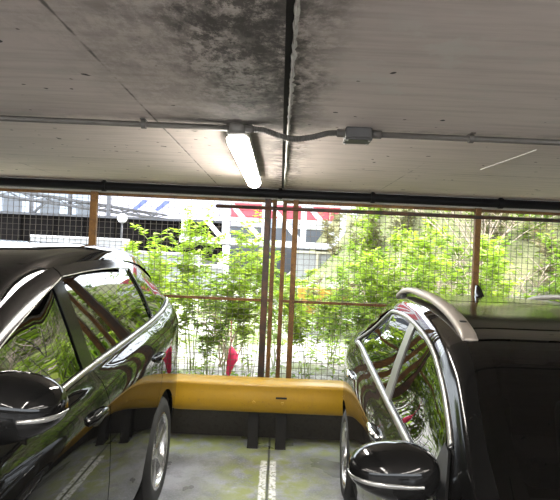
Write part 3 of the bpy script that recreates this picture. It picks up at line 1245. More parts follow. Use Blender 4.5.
        gl = ellipsoid((mc[0], mc[1] + mr[1] * .62, mc[2]), (mr[0] * .86, .004, mr[2] * .82), 28, 12, 2.6)
        gl = ([warp(v, mc, mr) for v in gl[0]], gl[1])
        build('mirror_glass', sided(gl, side), 'mirror', mo, True, local=True)
        pts, nn = [], []
        for i in range(19):
            a = math.radians(spec['ind_arc'][0] + (spec['ind_arc'][1] - spec['ind_arc'][0]) * i / 18)
            d = Vector((math.cos(a), math.sin(a), -.10 if i else -.10))
            e = 2.5
            k = (abs(d.x) ** e + abs(d.y) ** e + abs(d.z) ** e) ** (-1 / e)
            p = Vector((mc[0] + mr[0] * d.x * k, mc[1] + mr[1] * d.y * k, mc[2] + mr[2] * d.z * k))
            pts.append(warp(p, mc, mr))
            nn.append(Vector((d.x / mr[0], d.y / mr[1], d.z / mr[2])).normalized())
        build('turn_indicator', sided(strip(pts, nn, [.005 + .011 * math.sin(math.pi * min(1, .15 + .85 * i / 18)) for i in range(19)], .003), side), 'indicator', mo, True, local=True)
        foot = (body.x(mc[1] + .03, belt(mc[1]) + .01) - .01, mc[1] + .05, belt(mc[1]) + .02)
        arm = tube(spline([foot, (foot[0] + (mc[0] - mr[0] * .7 - foot[0]) * .5, mc[1] + .035, mc[2] - mr[2] * .55), (mc[0] - mr[0] * .45, mc[1] + .01, mc[2] - mr[2] * .45)], 6), .030, 12)
        build('mirror_arm', sided(arm, side), 'plastic', mo, True, local=True)
        put_panel('mirror_base', body, spec['mirror_base'], side, 'plastic', mo, .003, .01, .04)
        # --- roof rail
        if 'rail' in spec:
            pth = spline(spec['rail'], 10)
            pts = [body.pt(y, v) for y, v in [(p[0], p[1]) for p in pth]]
            hs = [p[2] for p in pth]
            V, F = [], []
            m = 6
            nP = len(pts)
            for i, (p, hh) in enumerate(zip(pts, hs)):
                t = (pts[min(i + 1, nP - 1)] - pts[max(i - 1, 0)]).normalized()
                s = t.cross(Vector((0, 0, 1))).normalized()
                u = Vector((0, 0, 1))
                wd = spec['rail_w']
                lo = max(-.005, hh - .032)
                prof = [(-wd / 2, lo), (-wd / 2, hh * .75), (-wd * .3, hh), (wd * .3, hh), (wd / 2, hh * .75), (wd / 2, lo)]
                V += [p + s * a + u * b for a, b in prof]
            for i in range(nP - 1):
                for k in range(m):
                    a, b = i * m + k, i * m + (k + 1) % m
                    F.append((a, b, b + m, a + m))
            F += [tuple(range(m))[::-1], tuple(range((nP - 1) * m, nP * m))]
            rl = build('roof_rail', sided((V, F), side), 'rail_grey', root, True, local=True)
            for yy, vv in spec['rail_feet']:
                p = body.pt(yy, vv)
                build('rail_foot', sided(box(p.x - .016, p.x + .016, yy - .05, yy + .05, p.z - .01, p.z + .03, .006), side), 'plastic', rl, local=True)

    # --- roof skin from door tops over the centre
    vr, vA = spec['v_roof'], spec['v_A']
    yh, yc = spec['header'], spec['cowl']

    # roof: strip of cant rail on each side (v from window top to roof edge) is part of the roof panel
    NVR = 15 - 1
    v_win = 10 / NVR
    (vf, nl) = roof_patch(body, yh, spec['roof_end'], v_win - .004, 1.0, 0, 70, 26)
    rf = build('roof', vf, paint, root, True, local=True, normals=nl)
    # A pillars: between window top line and windscreen edge
    for side in (-1, 1):
        (vf, nl) = roof_patch(body, yc - .02, yh, v_win - .012, vA + .012, 0, 40, 8, both=False)
        if side < 0:
            k = 0
            F3, N3 = [], []
            for q in vf[1]:
                F3.append(tuple(q[::-1]))
                N3 += [Vector((-n.x, n.y, n.z)) for n in nl[k:k + 4][::-1]]
                k += 4
            vf, nl = ([Vector((-v.x, v.y, v.z)) for v in vf[0]], F3), N3
        build('windscreen_pillar', vf, spec.get('apillar_mat', paint), root, True, local=True, normals=nl)
    # windscreen
    (vf, nl) = roof_patch(body, yc, yh - .004, vA, 1.0, -.004, 36, 20)
    ws = build('windscreen', vf, 'glass_front', root, True, local=True, normals=nl)
    # dark printed border inside the windscreen
    for nm, a, b, va, vb, both in (('windscreen_border', yh - .075, yh - .004, vA, 1.0, True), ('windscreen_border', yc, yc + .10, vA, 1.0, True)):
        (vf, nl) = roof_patch(body, a, b, va, vb, -.009, 6, 20, both)
        build(nm, vf, 'plastic', ws, True, local=True)
    for side in (-1, 1):
        (vf, nl) = roof_patch(body, yc, yh - .004, vA, vA + spec['frit'], -.009, 30, 3, False)
        build('windscreen_border', sided(vf, side), 'plastic', ws, True, local=True)
    # bonnet, tailgate, nose and tail
    (vf, nl) = roof_patch(body, body.y0 + .10, yc - .05, 8.6 / NVR, 1.0, 0, 30, 20)
    build('bonnet', vf, paint, root, True, local=True, normals=nl)
    (vf, nl) = roof_patch(body, yc - .06, yc + .01, 8.6 / NVR, 1.0, -.012, 4, 20)
    build('cowl_panel', vf, 'plastic', root, True, local=True)
    for s, yy in ((-.35, 0), (.28, 0)):
        P = [Vector((s * 1.6 + .62 * t * (1 if s < 0 else 1) - .1, 0, 0)) for t in np.linspace(0, 1, 8)]
        pts = []
        for i, p in enumerate(P):
            yy = yc + .03 + .02 * math.sin(i / 7 * 3)
            r = body.row(yy)
            zz = float(np.interp(-abs(p.x), -r[:, 0][60:], r[:, 1][60:]))
            pts.append((p.x, yy, zz + .014))
        build('wiper', tube(pts, .008, 6), 'plastic', ws, True, local=True)
    re, ye = spec['roof_end'], body.y1
    (vf, nl) = roof_patch(body, re + .006, ye, v_win - .06, 1.0, 0, 26, 22)
    tg = build('tailgate', vf, paint, root, True, local=True, normals=nl)
    (vf, nl) = roof_patch(body, re + .05, ye - .06, .84, 1.0, .004, 14, 14)
    build('rear_glass', vf, 'glass', tg, True, local=True, normals=nl)
    for nm, yy, rows in (('rear_bumper', ye, 1), ('front_bumper', body.y0, -1)):
        # end caps: wrap lower section round the end with a rounded face
        V, F = [], []
        secs = []
        lim = 86 if rows > 0 else 106
        for k, (dy, sc) in enumerate(((-.18, 1.0), (-.10, 1.0), (-.03, .995), (0.0, .985), (.035, .93), (.055, .80), (.06, .5), (.06, 0.0))):
            r = body.row(yy + rows * min(dy, 0))[4:lim:3]
            secs.append([(q[0] * sc, yy + rows * max(dy, -.18), q[1]) for q in r])
        m = len(secs[0])
        for sg in (1, -1):
            n0 = len(V)
            for sct in secs:
                V += [(sg * p[0], p[1], p[2]) for p in sct]
            for i in range(len(secs) - 1):
                for k in range(m - 1):
                    a = n0 + i * m + k
                    q = (a, a + m, a + m + 1, a + 1)
                    F.append(q if sg * rows > 0 else q[::-1])
        bp = build(nm, (V, F), paint, root, True, local=True)
        for sg in (-1, 1):
            xx, zz = .56, (.80 if rows < 0 else .92)
            lv = ellipsoid((sg * xx, yy + rows * .03, zz), (.17, .05, .065), 20, 12, 3)
            build('headlamp' if rows < 0 else 'tail_lamp', lv, 'lampglass' if rows < 0 else 'redlens', bp, True, local=True)
    # number plate recess and grille at the nose
    build('grille', box(-.42, .42, body.y0 - .075, body.y0 - .05, .50, .68, .01), 'plastic', root, local=True)

    # --- floor pan and inner shell: keeps the shut lines dark
    for side in (-1, 1):
        inner = [(-wb + ra + .02, zlow + .02), (-ra - .02, zlow + .02)] + arch(0, R, ra + .01, 190, -10, 24) + \
                [(body.y1 - .14, .35), (body.y1 - .14, belt(.3) - .05)] + [(y, belt(y) - .04) for y in np.linspace(.3, -2.2, 16)] + \
                [(-2.5, belt(-2.3) - .10), (body.y0 + .3, .62), (body.y0 + .3, .35)] + arch(-wb, R, ra + .01, 190, -10, 24)
        put_panel('inner_shell', body, inner, side, 'liner', root, -.045, .004, .12)
    xw = body.x(-1.2, .4) - .06
    build('floor_pan', join(box(-xw, xw, -wb + .42, -.42, .21, .27), box(-xw + .28, xw - .28, body.y0 + .2, body.y1 - .1, .22, .30)), 'liner', root, local=True)
    # --- cabin
    bz = belt(-2.2)
    xi = body.x(-1.4, .8) - .09
    dv = prism_x([(yc + .02, .60), (yc + .03, bz - .06), (yc + .25, bz - .015), (yc + .48, bz - .03), (yc + .60, bz - .12), (yc + .56, .55)], -xi, xi, 1)
    build('dashboard', dv, 'dash', root, local=True)
    sgx = spec['driver']
    V, F = lathe_x([(.175 + .014 * math.cos(a), .014 * math.sin(a)) for a in [2 * math.pi * k / 10 for k in range(10)]], 36, True)
    Rm = Matrix.Rotation(math.radians(90), 3, 'Z')
    Rt = Matrix.Rotation(math.radians(-24), 3, 'X')
    c = Vector((sgx * .36, yc + .74, bz - .06))
    st = build('steering_wheel', ([c + Rt @ (Rm @ Vector(v)) for v in V], F), 'dash', root, True, local=True)
    sp = join(bar((-.17, 0, 0), (.17, 0, 0), .03, .04), bar((0, 0, -.17), (0, 0, 0), .03, .05, (1, 0, 0)), box(-.06, .06, -.03, .03, -.06, .05, .015))
    build('wheel_spokes', ([c + Rt @ Vector(v) for v in sp[0]], sp[1]), 'dash', st, local=True)
    for sx in (-.36, .36):
        for y in (spec['seat_y'], spec['seat_y'] + .88):
            cu = box(sx - .25, sx + .25, y - .26, y + .26, .42, .60, .06)
            bk = [(Vector(v) - Vector((sx, y + .25, .55))) for v in box(sx - .24, sx + .24, y + .18, y + .32, .50, bz + .06, .06)[0]]
            bf = box(sx - .24, sx + .24, y + .18, y + .32, .50, bz + .06, .06)[1]
            Rb = Matrix.Rotation(math.radians(-14), 3, 'X')
            bv = [Vector((sx, y + .25, .55)) + Rb @ v for v in bk]
            seat = build('seat', cu, 'seat', root, local=True)
            build('seat_back', (bv, bf), 'seat', seat, local=True)
            hz = bz + .13
            build('head_rest', box(sx - .13, sx + .13, y + .34, y + .44, hz - .08, hz + .11, .04), 'seat', seat, local=True)
    bx_ = body.x(.45, .8) - .10
    lz = belt(.2) - .06
    build('boot_lining', join(box(-bx_, bx_, body.y1 - .20, body.y1 - .17, .3, lz), box(-bx_, bx_, spec['seat_y'] + 1.30, body.y1 - .17, lz - .03, lz)), 'liner', root, local=True)
    zr = body.f['zroof'](yh)
    im = ellipsoid((0, yh - .06, zr - .10), (.12, .018, .035), 20, 10, 3)
    build('rear_view_mirror', im, 'plastic', ws, True, local=True)
    return root, body, rf


# ---- left: black SUV reversed in
LB = [(-3.60, .70), (-3.3, .92), (-2.6, 1.08), (-2.3, 1.125), (-1.6, 1.155), (-1.2, 1.18), (-.5, 1.21), (-.05, 1.235), (.3, 1.27), (.6, 1.32), (.85, 1.05)]
suv = dict(
    paint='paint_black', R=.36, wb=2.70, rr=.245, spokes=5, twin=True, show=1, shoulder=.030,
    W=[(-3.60, .62), (-3.5, .74), (-3.3, .86), (-3.0, .915), (-2.5, .935), (-1.8, .94), (-.5, .94), (.2, .94), (.5, .925), (.68, .885), (.80, .80), (.85, .72)],
    belt=LB,
    zwin=[(-3.6, .72), (-2.7, 1.06), (-2.45, 1.12), (-2.2, 1.28), (-2.05, 1.375), (-1.85, 1.465), (-1.55, 1.575), (-1.3, 1.635), (-.6, 1.66), (-.1, 1.645), (.2, 1.61), (.45, 1.54), (.6, 1.46), (.75, 1.33), (.85, 1.1)],
    inwin=[(-3.6, .10), (-2.6, .12), (-2.3, .15), (-1.9, .22), (-1.5, .265), (-.6, .28), (.2, .275), (.6, .23), (.85, .14)],
    zroof=[(-3.60, .78), (-3.45, .90), (-3.1, 1.01), (-2.6, 1.09), (-2.45, 1.15), (-2.0, 1.455), (-1.75, 1.59), (-1.55, 1.66), (-1.1, 1.715), (-.5, 1.742), (0, 1.732), (.4, 1.69), (.6, 1.63), (.72, 1.50), (.85, 1.15)],
    inroof=[(-3.6, .16), (-2.6, .19), (-2.3, .22), (-1.7, .31), (-.6, .33), (.3, .33), (.6, .29), (.85, .20)],
    yA=(-2.28, -2.33), yB=(-1.15, -1.20), yR=(-.06, -.02), tail_z=1.00, sill_mat='paint_black',
    gm_f='glass_side', gm_r='glass', driver=1, seat_y=-1.35, apillar_mat='glass_roof',
    handles=[(-1.36, 1.01), (-.22, 1.035)], handle_mat='trim_black',
    header=-1.72, cowl=-2.60, roof_end=.60, v_roof=.8, v_A=.80, frit=.035,
    mirror=((.955, -2.14, 1.277), (.14, .10, .10)), mirror_mat='paint_black', ind_arc=(-70, 15),
)
ft = [(-2.36, 1.135), (-2.2, 1.268), (-2.05, 1.365), (-1.85, 1.458), (-1.55, 1.568), (-1.3, 1.63), (-.6, 1.655), (-.1, 1.64), (.2, 1.602), (.45, 1.51), (.64, 1.36)]
suv['frame_top'] = ft
sb = pchip(LB)
suv['glass_f'] = [(-2.02, sb(-2.02) + .02)] + [(y, sb(y) + .02) for y in np.linspace(-1.9, -1.30, 8)] + \
    [(-1.335, 1.56), (-1.345, 1.585)] + [tuple(p) for p in spline([(-1.37, 1.592), (-1.6, 1.527), (-1.85, 1.432), (-1.97, 1.375), (-2.02, 1.345)], 5)]
suv['glass_r'] = [(y, sb(y) + .02) for y in np.linspace(-1.15, -.12, 10)] + \
    [tuple(p) for p in spline([(-.05, 1.27), (-.09, 1.43), (-.18, 1.56), (-.22, 1.60)], 4)] + [tuple(p) for p in spline([(-.26, 1.612), (-.6, 1.623), (-1.0, 1.618), (-1.21, 1.61)], 5)]
suv['glass_q'] = [(y, sb(y) + .025) for y in np.linspace(.01, .50, 6)] + [(.575, 1.345)] + \
    [tuple(p) for p in spline([(.565, 1.385), (.45, 1.475), (.28, 1.545), (.0, 1.60), (-.12, 1.612)], 4)] + [(-.08, 1.56), (0.0, 1.42), (.03, 1.30)]
suv['green_bottom'] = [(-2.34, sb(-2.34) - .02)] + [(y, sb(y) - .02) for y in np.linspace(-2.2, .5, 14)]
suv['green_rear'] = [(.62, 1.31)]
suv['quarter_top'] = [(.70, 1.22), (.66, 1.31)] + [(y, sb(y) - .012) for y in (.56, .45, .3, .15, .05)]
suv['pillars'] = [[(-1.29, 1.19), (-1.165, 1.195), (-1.22, 1.625), (-1.33, 1.615)]]
suv['pillar_mat'] = 'glass_roof'
suv['trims'] = [([(y, sb(y) + .004) for y in (-2.1, -1.6, -1.2, -.5, -.05, .3, .5)] + [(.60, 1.335)], .026, 'satin', False),
                ([(-.015, 1.26), (-.05, 1.43), (-.14, 1.58)], .04, 'trim_black', False)]
suv['visors'] = [([(-2.07, 1.315), (-1.85, 1.395), (-1.6, 1.475), (-1.42, 1.535), (-1.275, 1.578)], [(-2.10, 1.345), (-1.87, 1.455), (-1.62, 1.548), (-1.43, 1.60), (-1.275, 1.628)]),
                 ([(-1.262, 1.580), (-.9, 1.592), (-.5, 1.592), (-.22, 1.58)], [(-1.262, 1.629), (-.9, 1.645), (-.5, 1.648), (-.20, 1.638)])]
suv['mirror_base'] = [(-2.30, 1.13), (-2.04, 1.15), (-2.05, 1.28), (-2.10, 1.25)]
car(suv, 'parked_suv', 'glossy black SUV with rain visors reversed in at left', (-1.675, 3.65, 0), 0.0)

# ---- right: dark bronze crossover reversed in
RB = [(-3.56, .62), (-3.2, .83), (-2.5, .96), (-2.2, .985), (-1.6, 1.01), (-1.1, 1.03), (-.5, 1.06), (0, 1.09), (.3, 1.12), (.55, 1.13), (.75, .98)]
cro = dict(
    paint='paint_brown', R=.325, wb=2.70, rr=.225, spokes=5, twin=True, show=-1, shoulder=.032,
    W=[(-3.56, .60), (-3.45, .72), (-3.2, .84), (-2.9, .885), (-2.4, .90), (-1.5, .902), (-.4, .902), (.1, .90), (.4, .88), (.58, .84), (.70, .76), (.75, .68)],
    belt=RB,
    zwin=[(-3.56, .62), (-2.7, .94), (-2.4, .99), (-2.2, 1.08), (-1.95, 1.225), (-1.7, 1.33), (-1.4, 1.395), (-.9, 1.425), (-.4, 1.415), (-.1, 1.375), (.2, 1.30), (.45, 1.24), (.75, 1.0)],
    inwin=[(-3.56, .10), (-2.5, .12), (-2.2, .15), (-1.8, .21), (-1.4, .24), (-.6, .265), (.0, .27), (.4, .24), (.75, .15)],
    zroof=[(-3.56, .70), (-3.4, .80), (-3.0, .91), (-2.6, .98), (-2.4, 1.06), (-2.0, 1.29), (-1.75, 1.405), (-1.6, 1.445), (-1.2, 1.488), (-.8, 1.503), (-.3, 1.50), (.1, 1.475), (.4, 1.43), (.55, 1.38), (.65, 1.25), (.75, 1.02)],
    inroof=[(-3.56, .16), (-2.5, .17), (-2.2, .19), (-1.7, .275), (-.6, .325), (.2, .345), (.5, .31), (.75, .20)],
    yA=(-2.20, -2.25), yB=(-1.10, -1.13), yR=(-.02, 0.0), tail_z=.90, sill_mat='plastic',
    gm_f='glass_side', gm_r='glass', driver=1, seat_y=-1.30, apillar_mat='glass_roof',
    handles=[(-1.27, .905), (-.22, .935)], handle_mat='chrome',
    header=-1.64, cowl=-2.48, roof_end=.50, v_roof=.8, v_A=.80, frit=.05,
    mirror=((.945, -2.14, 1.074), (.142, .10, .088)), mirror_mat='trim_black', ind_arc=(-120, 5),
    rail=[(-1.64, .826, .004), (-1.56, .826, .026), (-1.25, .826, .046), (-.6, .828, .056), (0, .832, .056), (.22, .834, .050), (.32, .835, .036)], rail_w=.062,
    rail_feet=[(.17, .834), (-1.46, .826)],
)
cro['frame_top'] = [(-2.28, .995), (-2.2, 1.065), (-1.95, 1.21), (-1.7, 1.315), (-1.4, 1.385), (-.9, 1.418), (-.45, 1.408), (-.2, 1.375), (.05, 1.27), (.25, 1.14)]
rb = pchip(RB)
cro['glass_f'] = [(-2.02, rb(-2.02) + .018)] + [(y, rb(y) + .018) for y in np.linspace(-1.9, -1.18, 8)] + [(-1.05, 1.365)] + \
    [tuple(p) for p in spline([(-1.08, 1.378), (-1.4, 1.352), (-1.7, 1.28), (-1.95, 1.165), (-2.02, 1.12)], 5)]
cro['glass_r'] = [(y, rb(y) + .018) for y in np.linspace(-1.08, -.02, 9)] + [(.02, 1.135)] + \
    [tuple(p) for p in spline([(-.04, 1.20), (-.18, 1.315), (-.30, 1.365), (-.42, 1.378), (-.7, 1.386), (-.95, 1.383)], 5)]
cro['glass_q'] = [(.05, rb(.05) + .025), (.16, rb(.16) + .02), (.10, 1.19), (-.02, 1.28), (-.10, 1.33), (.0, 1.22)]
cro['green_bottom'] = [(-2.26, rb(-2.26) - .02)] + [(y, rb(y) - .02) for y in np.linspace(-2.1, .15, 12)]
cro['green_rear'] = [(.25, 1.10)]
cro['quarter_top'] = [(.62, 1.10), (.50, 1.25), (.42, 1.30), (.20, 1.29), (.10, 1.275), (.24, 1.155), (.22, rb(.22) - .012), (.1, rb(.1) - .012)]
cro['pillars'] = [[(-1.19, 1.028), (-1.07, 1.035), (-.935, 1.398), (-1.06, 1.394)]]
cro['pillar_mat'] = 'satin'
top_r = [(-2.06, 1.135), (-1.95, 1.195), (-1.7, 1.30), (-1.4, 1.372), (-.9, 1.405), (-.45, 1.395), (-.25, 1.365), (-.05, 1.255), (.20, 1.115)]
cro['trims'] = [([(y, rb(y) + .002) for y in (-2.05, -1.6, -1.1, -.5, 0)] + [(.17, 1.098)], .034, 'satin', False), (top_r, .026, 'satin', False)]
cro['mirror_base'] = [(-2.22, .99), (-2.02, 1.00), (-2.02, 1.13), (-2.07, 1.115)]
CROX, CROY, CRORZ = 1.405, 3.80, -math.radians(2.0)
cr_root, cr_body, cr_roof = car(cro, 'parked_crossover', 'dark bronze crossover with grey roof rails reversed in at right', (CROX, CROY, 0), CRORZ)

# glass roof panels, fin aerial on the right car
for a, b in ((-1.50, -.72), (-.68, -.16)):
    (vf, nl) = roof_patch(cr_body, a, b, .845, 1.0, .003, 24, 14)
    build('sunroof_glass', vf, 'glass_roof', cr_root, True, local=True, normals=nl)
zf = cr_body.f['zroof'](.0)
fin = []
for i, (dy, hh, wd) in enumerate(((-.10, .006, .014), (-.05, .030, .022), (.0, .058, .026), (.04, .076, .022), (.06, .068, .018), (.07, .0, .02))):
    fin.append([(-wd, -.02 + dy, zf - .01), (-wd * .45, -.02 + dy, zf + hh + .004), (wd * .45, -.02 + dy, zf + hh + .004), (wd, -.02 + dy, zf - .01)])
V = [p for r in fin for p in r]
F = [(i * 4 + k, i * 4 + k + 1, i * 4 + k + 5, i * 4 + k + 4) for i in range(5) for k in range(3)] + [(3, 2, 1, 0), (20, 21, 22, 23)]
build('fin_aerial', (V, F), 'trim_black', cr_root, True, local=True)


# ------------------------------------------------------------------ outside: ground
def sstep(t):
    t = min(max(t, 0.0), 1.0)
    return t * t * (3 - 2 * t)


def ground_z(x, y):
    z = .26 + .085 * min(y - 5.3, 7.0)
    bank = sstep((x - .9 + .10 * (y - 6)) / 3.2) * sstep((y - 5.9) / 5.5)
    return z + 3.0 * bank + .05 * math.sin(x * 2.1 + y) * sstep((y - 5.4) / 1.0)


def terrain():
    xs = np.concatenate([np.linspace(-30, -7, 14), np.linspace(-6.5, 7.5, 57), np.linspace(8, 30, 14)])
    ys = np.concatenate([np.linspace(5.30, 13, 40), np.linspace(13.6, 45, 18)])
    V = [(x, y, ground_z(x, y)) for y in ys for x in xs]
    n = len(xs)
    F = [(j * n + i, j * n + i + 1, (j + 1) * n + i + 1, (j + 1) * n + i) for j in range(len(ys) - 1) for i in range(n - 1)]
    return V, F


o = build('ground', terrain(), 'ground', None, True, origin=False)
tag(o, 'pale stony ground and bank outside the fence', 'ground', kind='structure')


# ------------------------------------------------------------------ outside: plants
def leaf_at(V, F, p, d, up, L, wd, fold=.25):
    d = d.normalized()
    s = d.cross(up)
    s = s.normalized() if s.length > 1e-5 else d.orthogonal().normalized()
    u = s.cross(d)
    n = len(V)
    m = p + d * L * .42
    V += [p, m + s * wd / 2 + u * wd * fold, p + d * L - u * L * .12, m - s * wd / 2 + u * wd * fold]
    F += [(n, n + 1, n + 2), (n, n + 2, n + 3)]


def plant(name, label, cat, base, h, nst, spread, leafn, L, leafmat, stemmat, seed, group=None, start=.15, wratio=.34, droop=.25):
    rnd = random.Random(seed)
    base = Vector(base)
    t = thing(name, label, cat, base, group)
    SV, SF, LV, LF = [], [], [], []
    for s in range(nst):
        a = rnd.uniform(0, 6.283)
        hh = h * rnd.uniform(.62, 1.0) if s else h
        top = base + Vector((math.cos(a) * spread * rnd.uniform(.3, 1), math.sin(a) * spread * rnd.uniform(.3, 1), hh))
        b0 = base + Vector((rnd.uniform(-.06, .06), rnd.uniform(-.06, .06), -.04))
        mid = b0.lerp(top, .5) + Vector((rnd.uniform(-.07, .07), rnd.uniform(-.07, .07), .05))
        path = [Vector(p) for p in spline([b0, mid, top], 5)]
        v, f = tube(path, [.0045 * (1 - .8 * i / (len(path) - 1)) * (.6 + h * .5) for i in range(len(path))], 4, False)
        n = len(SV)
        SV += v
        SF += [tuple(i + n for i in q) for q in f]
        chains = [path]
        for b in range(3 + int(h * 3)):
            u = rnd.uniform(start + .1, .92)
            k = u * (len(path) - 1)
            i = min(int(k), len(path) - 2)
            p = path[i].lerp(path[i + 1], k - i)
            aa = rnd.uniform(0, 6.283)
            ln = hh * rnd.uniform(.12, .30) * (1.15 - u * .6)
            e = p + Vector((math.cos(aa) * ln * .8, math.sin(aa) * ln * .8, ln * rnd.uniform(.25, .9)))
            br = [p, p.lerp(e, .5) + Vector((0, 0, .02)), e]
            v, f = tube(br, [.0035, .003, .0015], 3, False)
            n = len(SV)
            SV += v
            SF += [tuple(i2 + n for i2 in q) for q in f]
            chains.append(br)
        for ci, ch in enumerate(chains):
            cnt = int(leafn * (1.0 if ci == 0 else .42))
            for q in range(cnt):
                u = rnd.uniform(start if ci == 0 else .1, 1.0) ** .85
                k = u * (len(ch) - 1)
                i = min(int(k), len(ch) - 2)
                p = ch[i].lerp(ch[i + 1], k - i)
                aa = rnd.uniform(0, 6.283)
                d = Vector((math.cos(aa), math.sin(aa), rnd.uniform(-droop, .65)))
                l_ = L * rnd.uniform(.55, 1.15)
                leaf_at(LV, LF, p, d, Vector((rnd.uniform(-.4, .4), rnd.uniform(-.4, .4), 1)), l_, l_ * wratio * rnd.uniform(.8, 1.2))
    build('stems', (SV, SF), stemmat, t, True)
    if LV:
        fo = build('foliage', (LV, LF), leafmat, t)
        fo['kind'] = 'stuff'
    return t


near = [
    (-1.62, 6.15, 1.55, 'lime', 'lime weed whose tip shows just over the rear of the left car'),
    (-1.18, 5.85, 1.50, 'lime', 'leafy lime weed right of the left car roof, in front of the dark girder'),
    (-0.98, 6.30, 1.92, 'lime', 'tall lime weed reaching the fence top right of the amber post'),
    (-0.72, 5.75, 1.30, 'green', 'low green weed hanging over the yellow rail left of the pink cloth'),
    (-0.52, 6.10, 1.95, 'lime', 'tallest lime weed, its tip under the far end of the tube lamp'),
    (-0.30, 5.80, 1.42, 'lime', 'bushy lime weed just left of the four middle uprights'),
    (0.02, 6.35, 1.50, 'green', 'green weed seen between the four middle uprights'),
    (0.36, 5.95, 1.22, 'lime', 'lime weed just right of the four middle uprights'),
    (0.66, 6.40, 1.45, 'green', 'green weed standing in front of the white truss posts'),
    (0.92, 5.80, 1.15, 'green', 'low green weed left of the right car rear window'),
    (1.12, 6.20, 1.62, 'lime', 'lime weed reaching up at the right end of the white truss'),
    (1.45, 5.90, 1.45, 'green', 'green weed above the rear end of the right car roof rail'),
    (1.78, 6.30, 1.75, 'lime', 'tall lime weed just left of the post behind the right car'),
    (2.15, 5.95, 1.50, 'green', 'green weed just right of the post behind the right car'),
    (2.55, 6.35, 1.70, 'lime', 'lime weed at the right frame edge beyond the mesh'),
    (3.00, 6.00, 1.55, 'green', 'green weed at the far right outside the fence'),
    (-2.15, 6.4, 1.05, 'green', 'small green weed behind the left car roof, left of the amber post'),
    (-2.75, 6.6, 1.20, 'lime', 'small lime weed showing over the left car roof at the frame edge'),
]
for i, (x, y, h, kind, lb) in enumerate(near):
    plant('tall_weed', lb, 'plant', (x, y, ground_z(x, y)), h, 6, .32, 58 if kind == 'lime' else 52, .095 if kind == 'lime' else .075,
          'leaf_' + kind, 'stem', 100 + i, 'weeds growing just outside the fence', .34 if kind == 'lime' else .18)

rnd = random.Random(5)
for i in range(56):
    y = 7.3 + 5.6 * (i / 55) + rnd.uniform(-.2, .2)
    x = rnd.uniform(.7 if y < 9 else 1.2, 1.6 + y * .46)
    k = ('leaf_green', 'leaf_lime', 'leaf_dry')[(0, 2, 0, 1, 0, 2)[i % 6]]
    plant('bank_shrub', {'leaf_green': 'green', 'leaf_lime': 'lime green', 'leaf_dry': 'pale dry'}[k] + ' shrub on the bank beyond the right part of the fence', 'shrub', (x, y, ground_z(x, y)), rnd.uniform(.8, 1.35), 6, .55,
          40, .12, k, 'drytwig' if i % 3 == 0 else 'twig', 300 + i, {'leaf_green': 'green', 'leaf_lime': 'lime green', 'leaf_dry': 'pale dry'}[k] + ' shrubs on the bank', .05)
for i in range(16):
    y = 7.2 + i * .34
    x = rnd.uniform(-1.6, .9)
    plant('low_shrub', 'low green shrub on stony ground behind the weeds at the middle', 'shrub', (x, y, ground_z(x, y)), rnd.uniform(.35, .6), 5, .40,
          22, .08, 'leaf_green', 'twig', 400 + i, 'low shrubs behind the weeds', .05)


def dry_branches(label, base, n, h, seed, spread):
    rnd = random.Random(seed)
    base = Vector(base)
    t = thing('dry_bush', label, 'bush', base)
    for s in range(n):
        a = rnd.uniform(0, 6.283)
        top = base + Vector((math.cos(a) * spread * rnd.uniform(.4, 1), math.sin(a) * .3, h * rnd.uniform(.5, 1)))
        mid = base.lerp(top, .5) + Vector((rnd.uniform(-.15, .15), rnd.uniform(-.1, .1), .12))
        path = [Vector(p) for p in spline([base + Vector((rnd.uniform(-.2, .2), 0, -.05)), mid, top], 5)]
        vf = tube(path, [.011 * (1 - .75 * i / (len(path) - 1)) for i in range(len(path))], 5)
        parts = [vf]
        for b in range(5):
            k = rnd.randint(3, len(path) - 2)
            e = path[k] + Vector((rnd.uniform(-.35, .35), rnd.uniform(-.2, .2), rnd.uniform(.05, .35)))
            parts.append(tube([path[k], path[k].lerp(e, .5) + Vector((0, 0, .03)), e], [.005, .004, .002], 4))
        build('branch', join(*parts), 'drytwig', t, True)
    return t


dry_branches('pale dry bush of bare branches beyond the fence at far right', (2.75, 6.75, ground_z(2.75, 6.75)), 16, 1.35, 21, 1.2)
dry_branches('pale dry bush higher up the bank beyond the right post', (3.1, 8.3, ground_z(3.1, 8.3)), 18, 1.4, 31, 1.3)
dry_branches('pale dry branches low behind the crossover fin aerial', (2.15, 7.7, ground_z(2.15, 7.7)), 14, 1.1, 32, 1.0)
dry_branches('pale dry branches beyond the fence left of the right post', (1.5, 7.1, ground_z(1.5, 7.1)), 9, 1.35, 22, .7)
dry_branches('thin bare twigs behind the pink cloth above the yellow rail', (-0.62, 6.5, ground_z(-.62, 6.5)), 10, 1.0, 23, .8)

# low leaf litter and creeping weeds over the bank: uncountable
LV, LF = [], []
rnd = random.Random(9)
for i in range(9000):
    y = 5.5 + 7.5 * rnd.random() ** 1.2
    x = rnd.uniform(-3.2, 2 + y * .42)
    if x < .6 and rnd.random() < .62:
        continue
    a = rnd.uniform(0, 6.283)
    leaf_at(LV, LF, Vector((x, y, ground_z(x, y) + rnd.uniform(0, .14))), Vector((math.cos(a), math.sin(a), rnd.uniform(-.1, .9))), Vector((0, 0, 1)), rnd.uniform(.06, .12), .035)
o = build('creeping_weeds', (LV, LF), 'leaf_green', None, False, origin=False)
tag(o, 'short creeping weeds over the stony ground outside', 'weeds', kind='stuff')


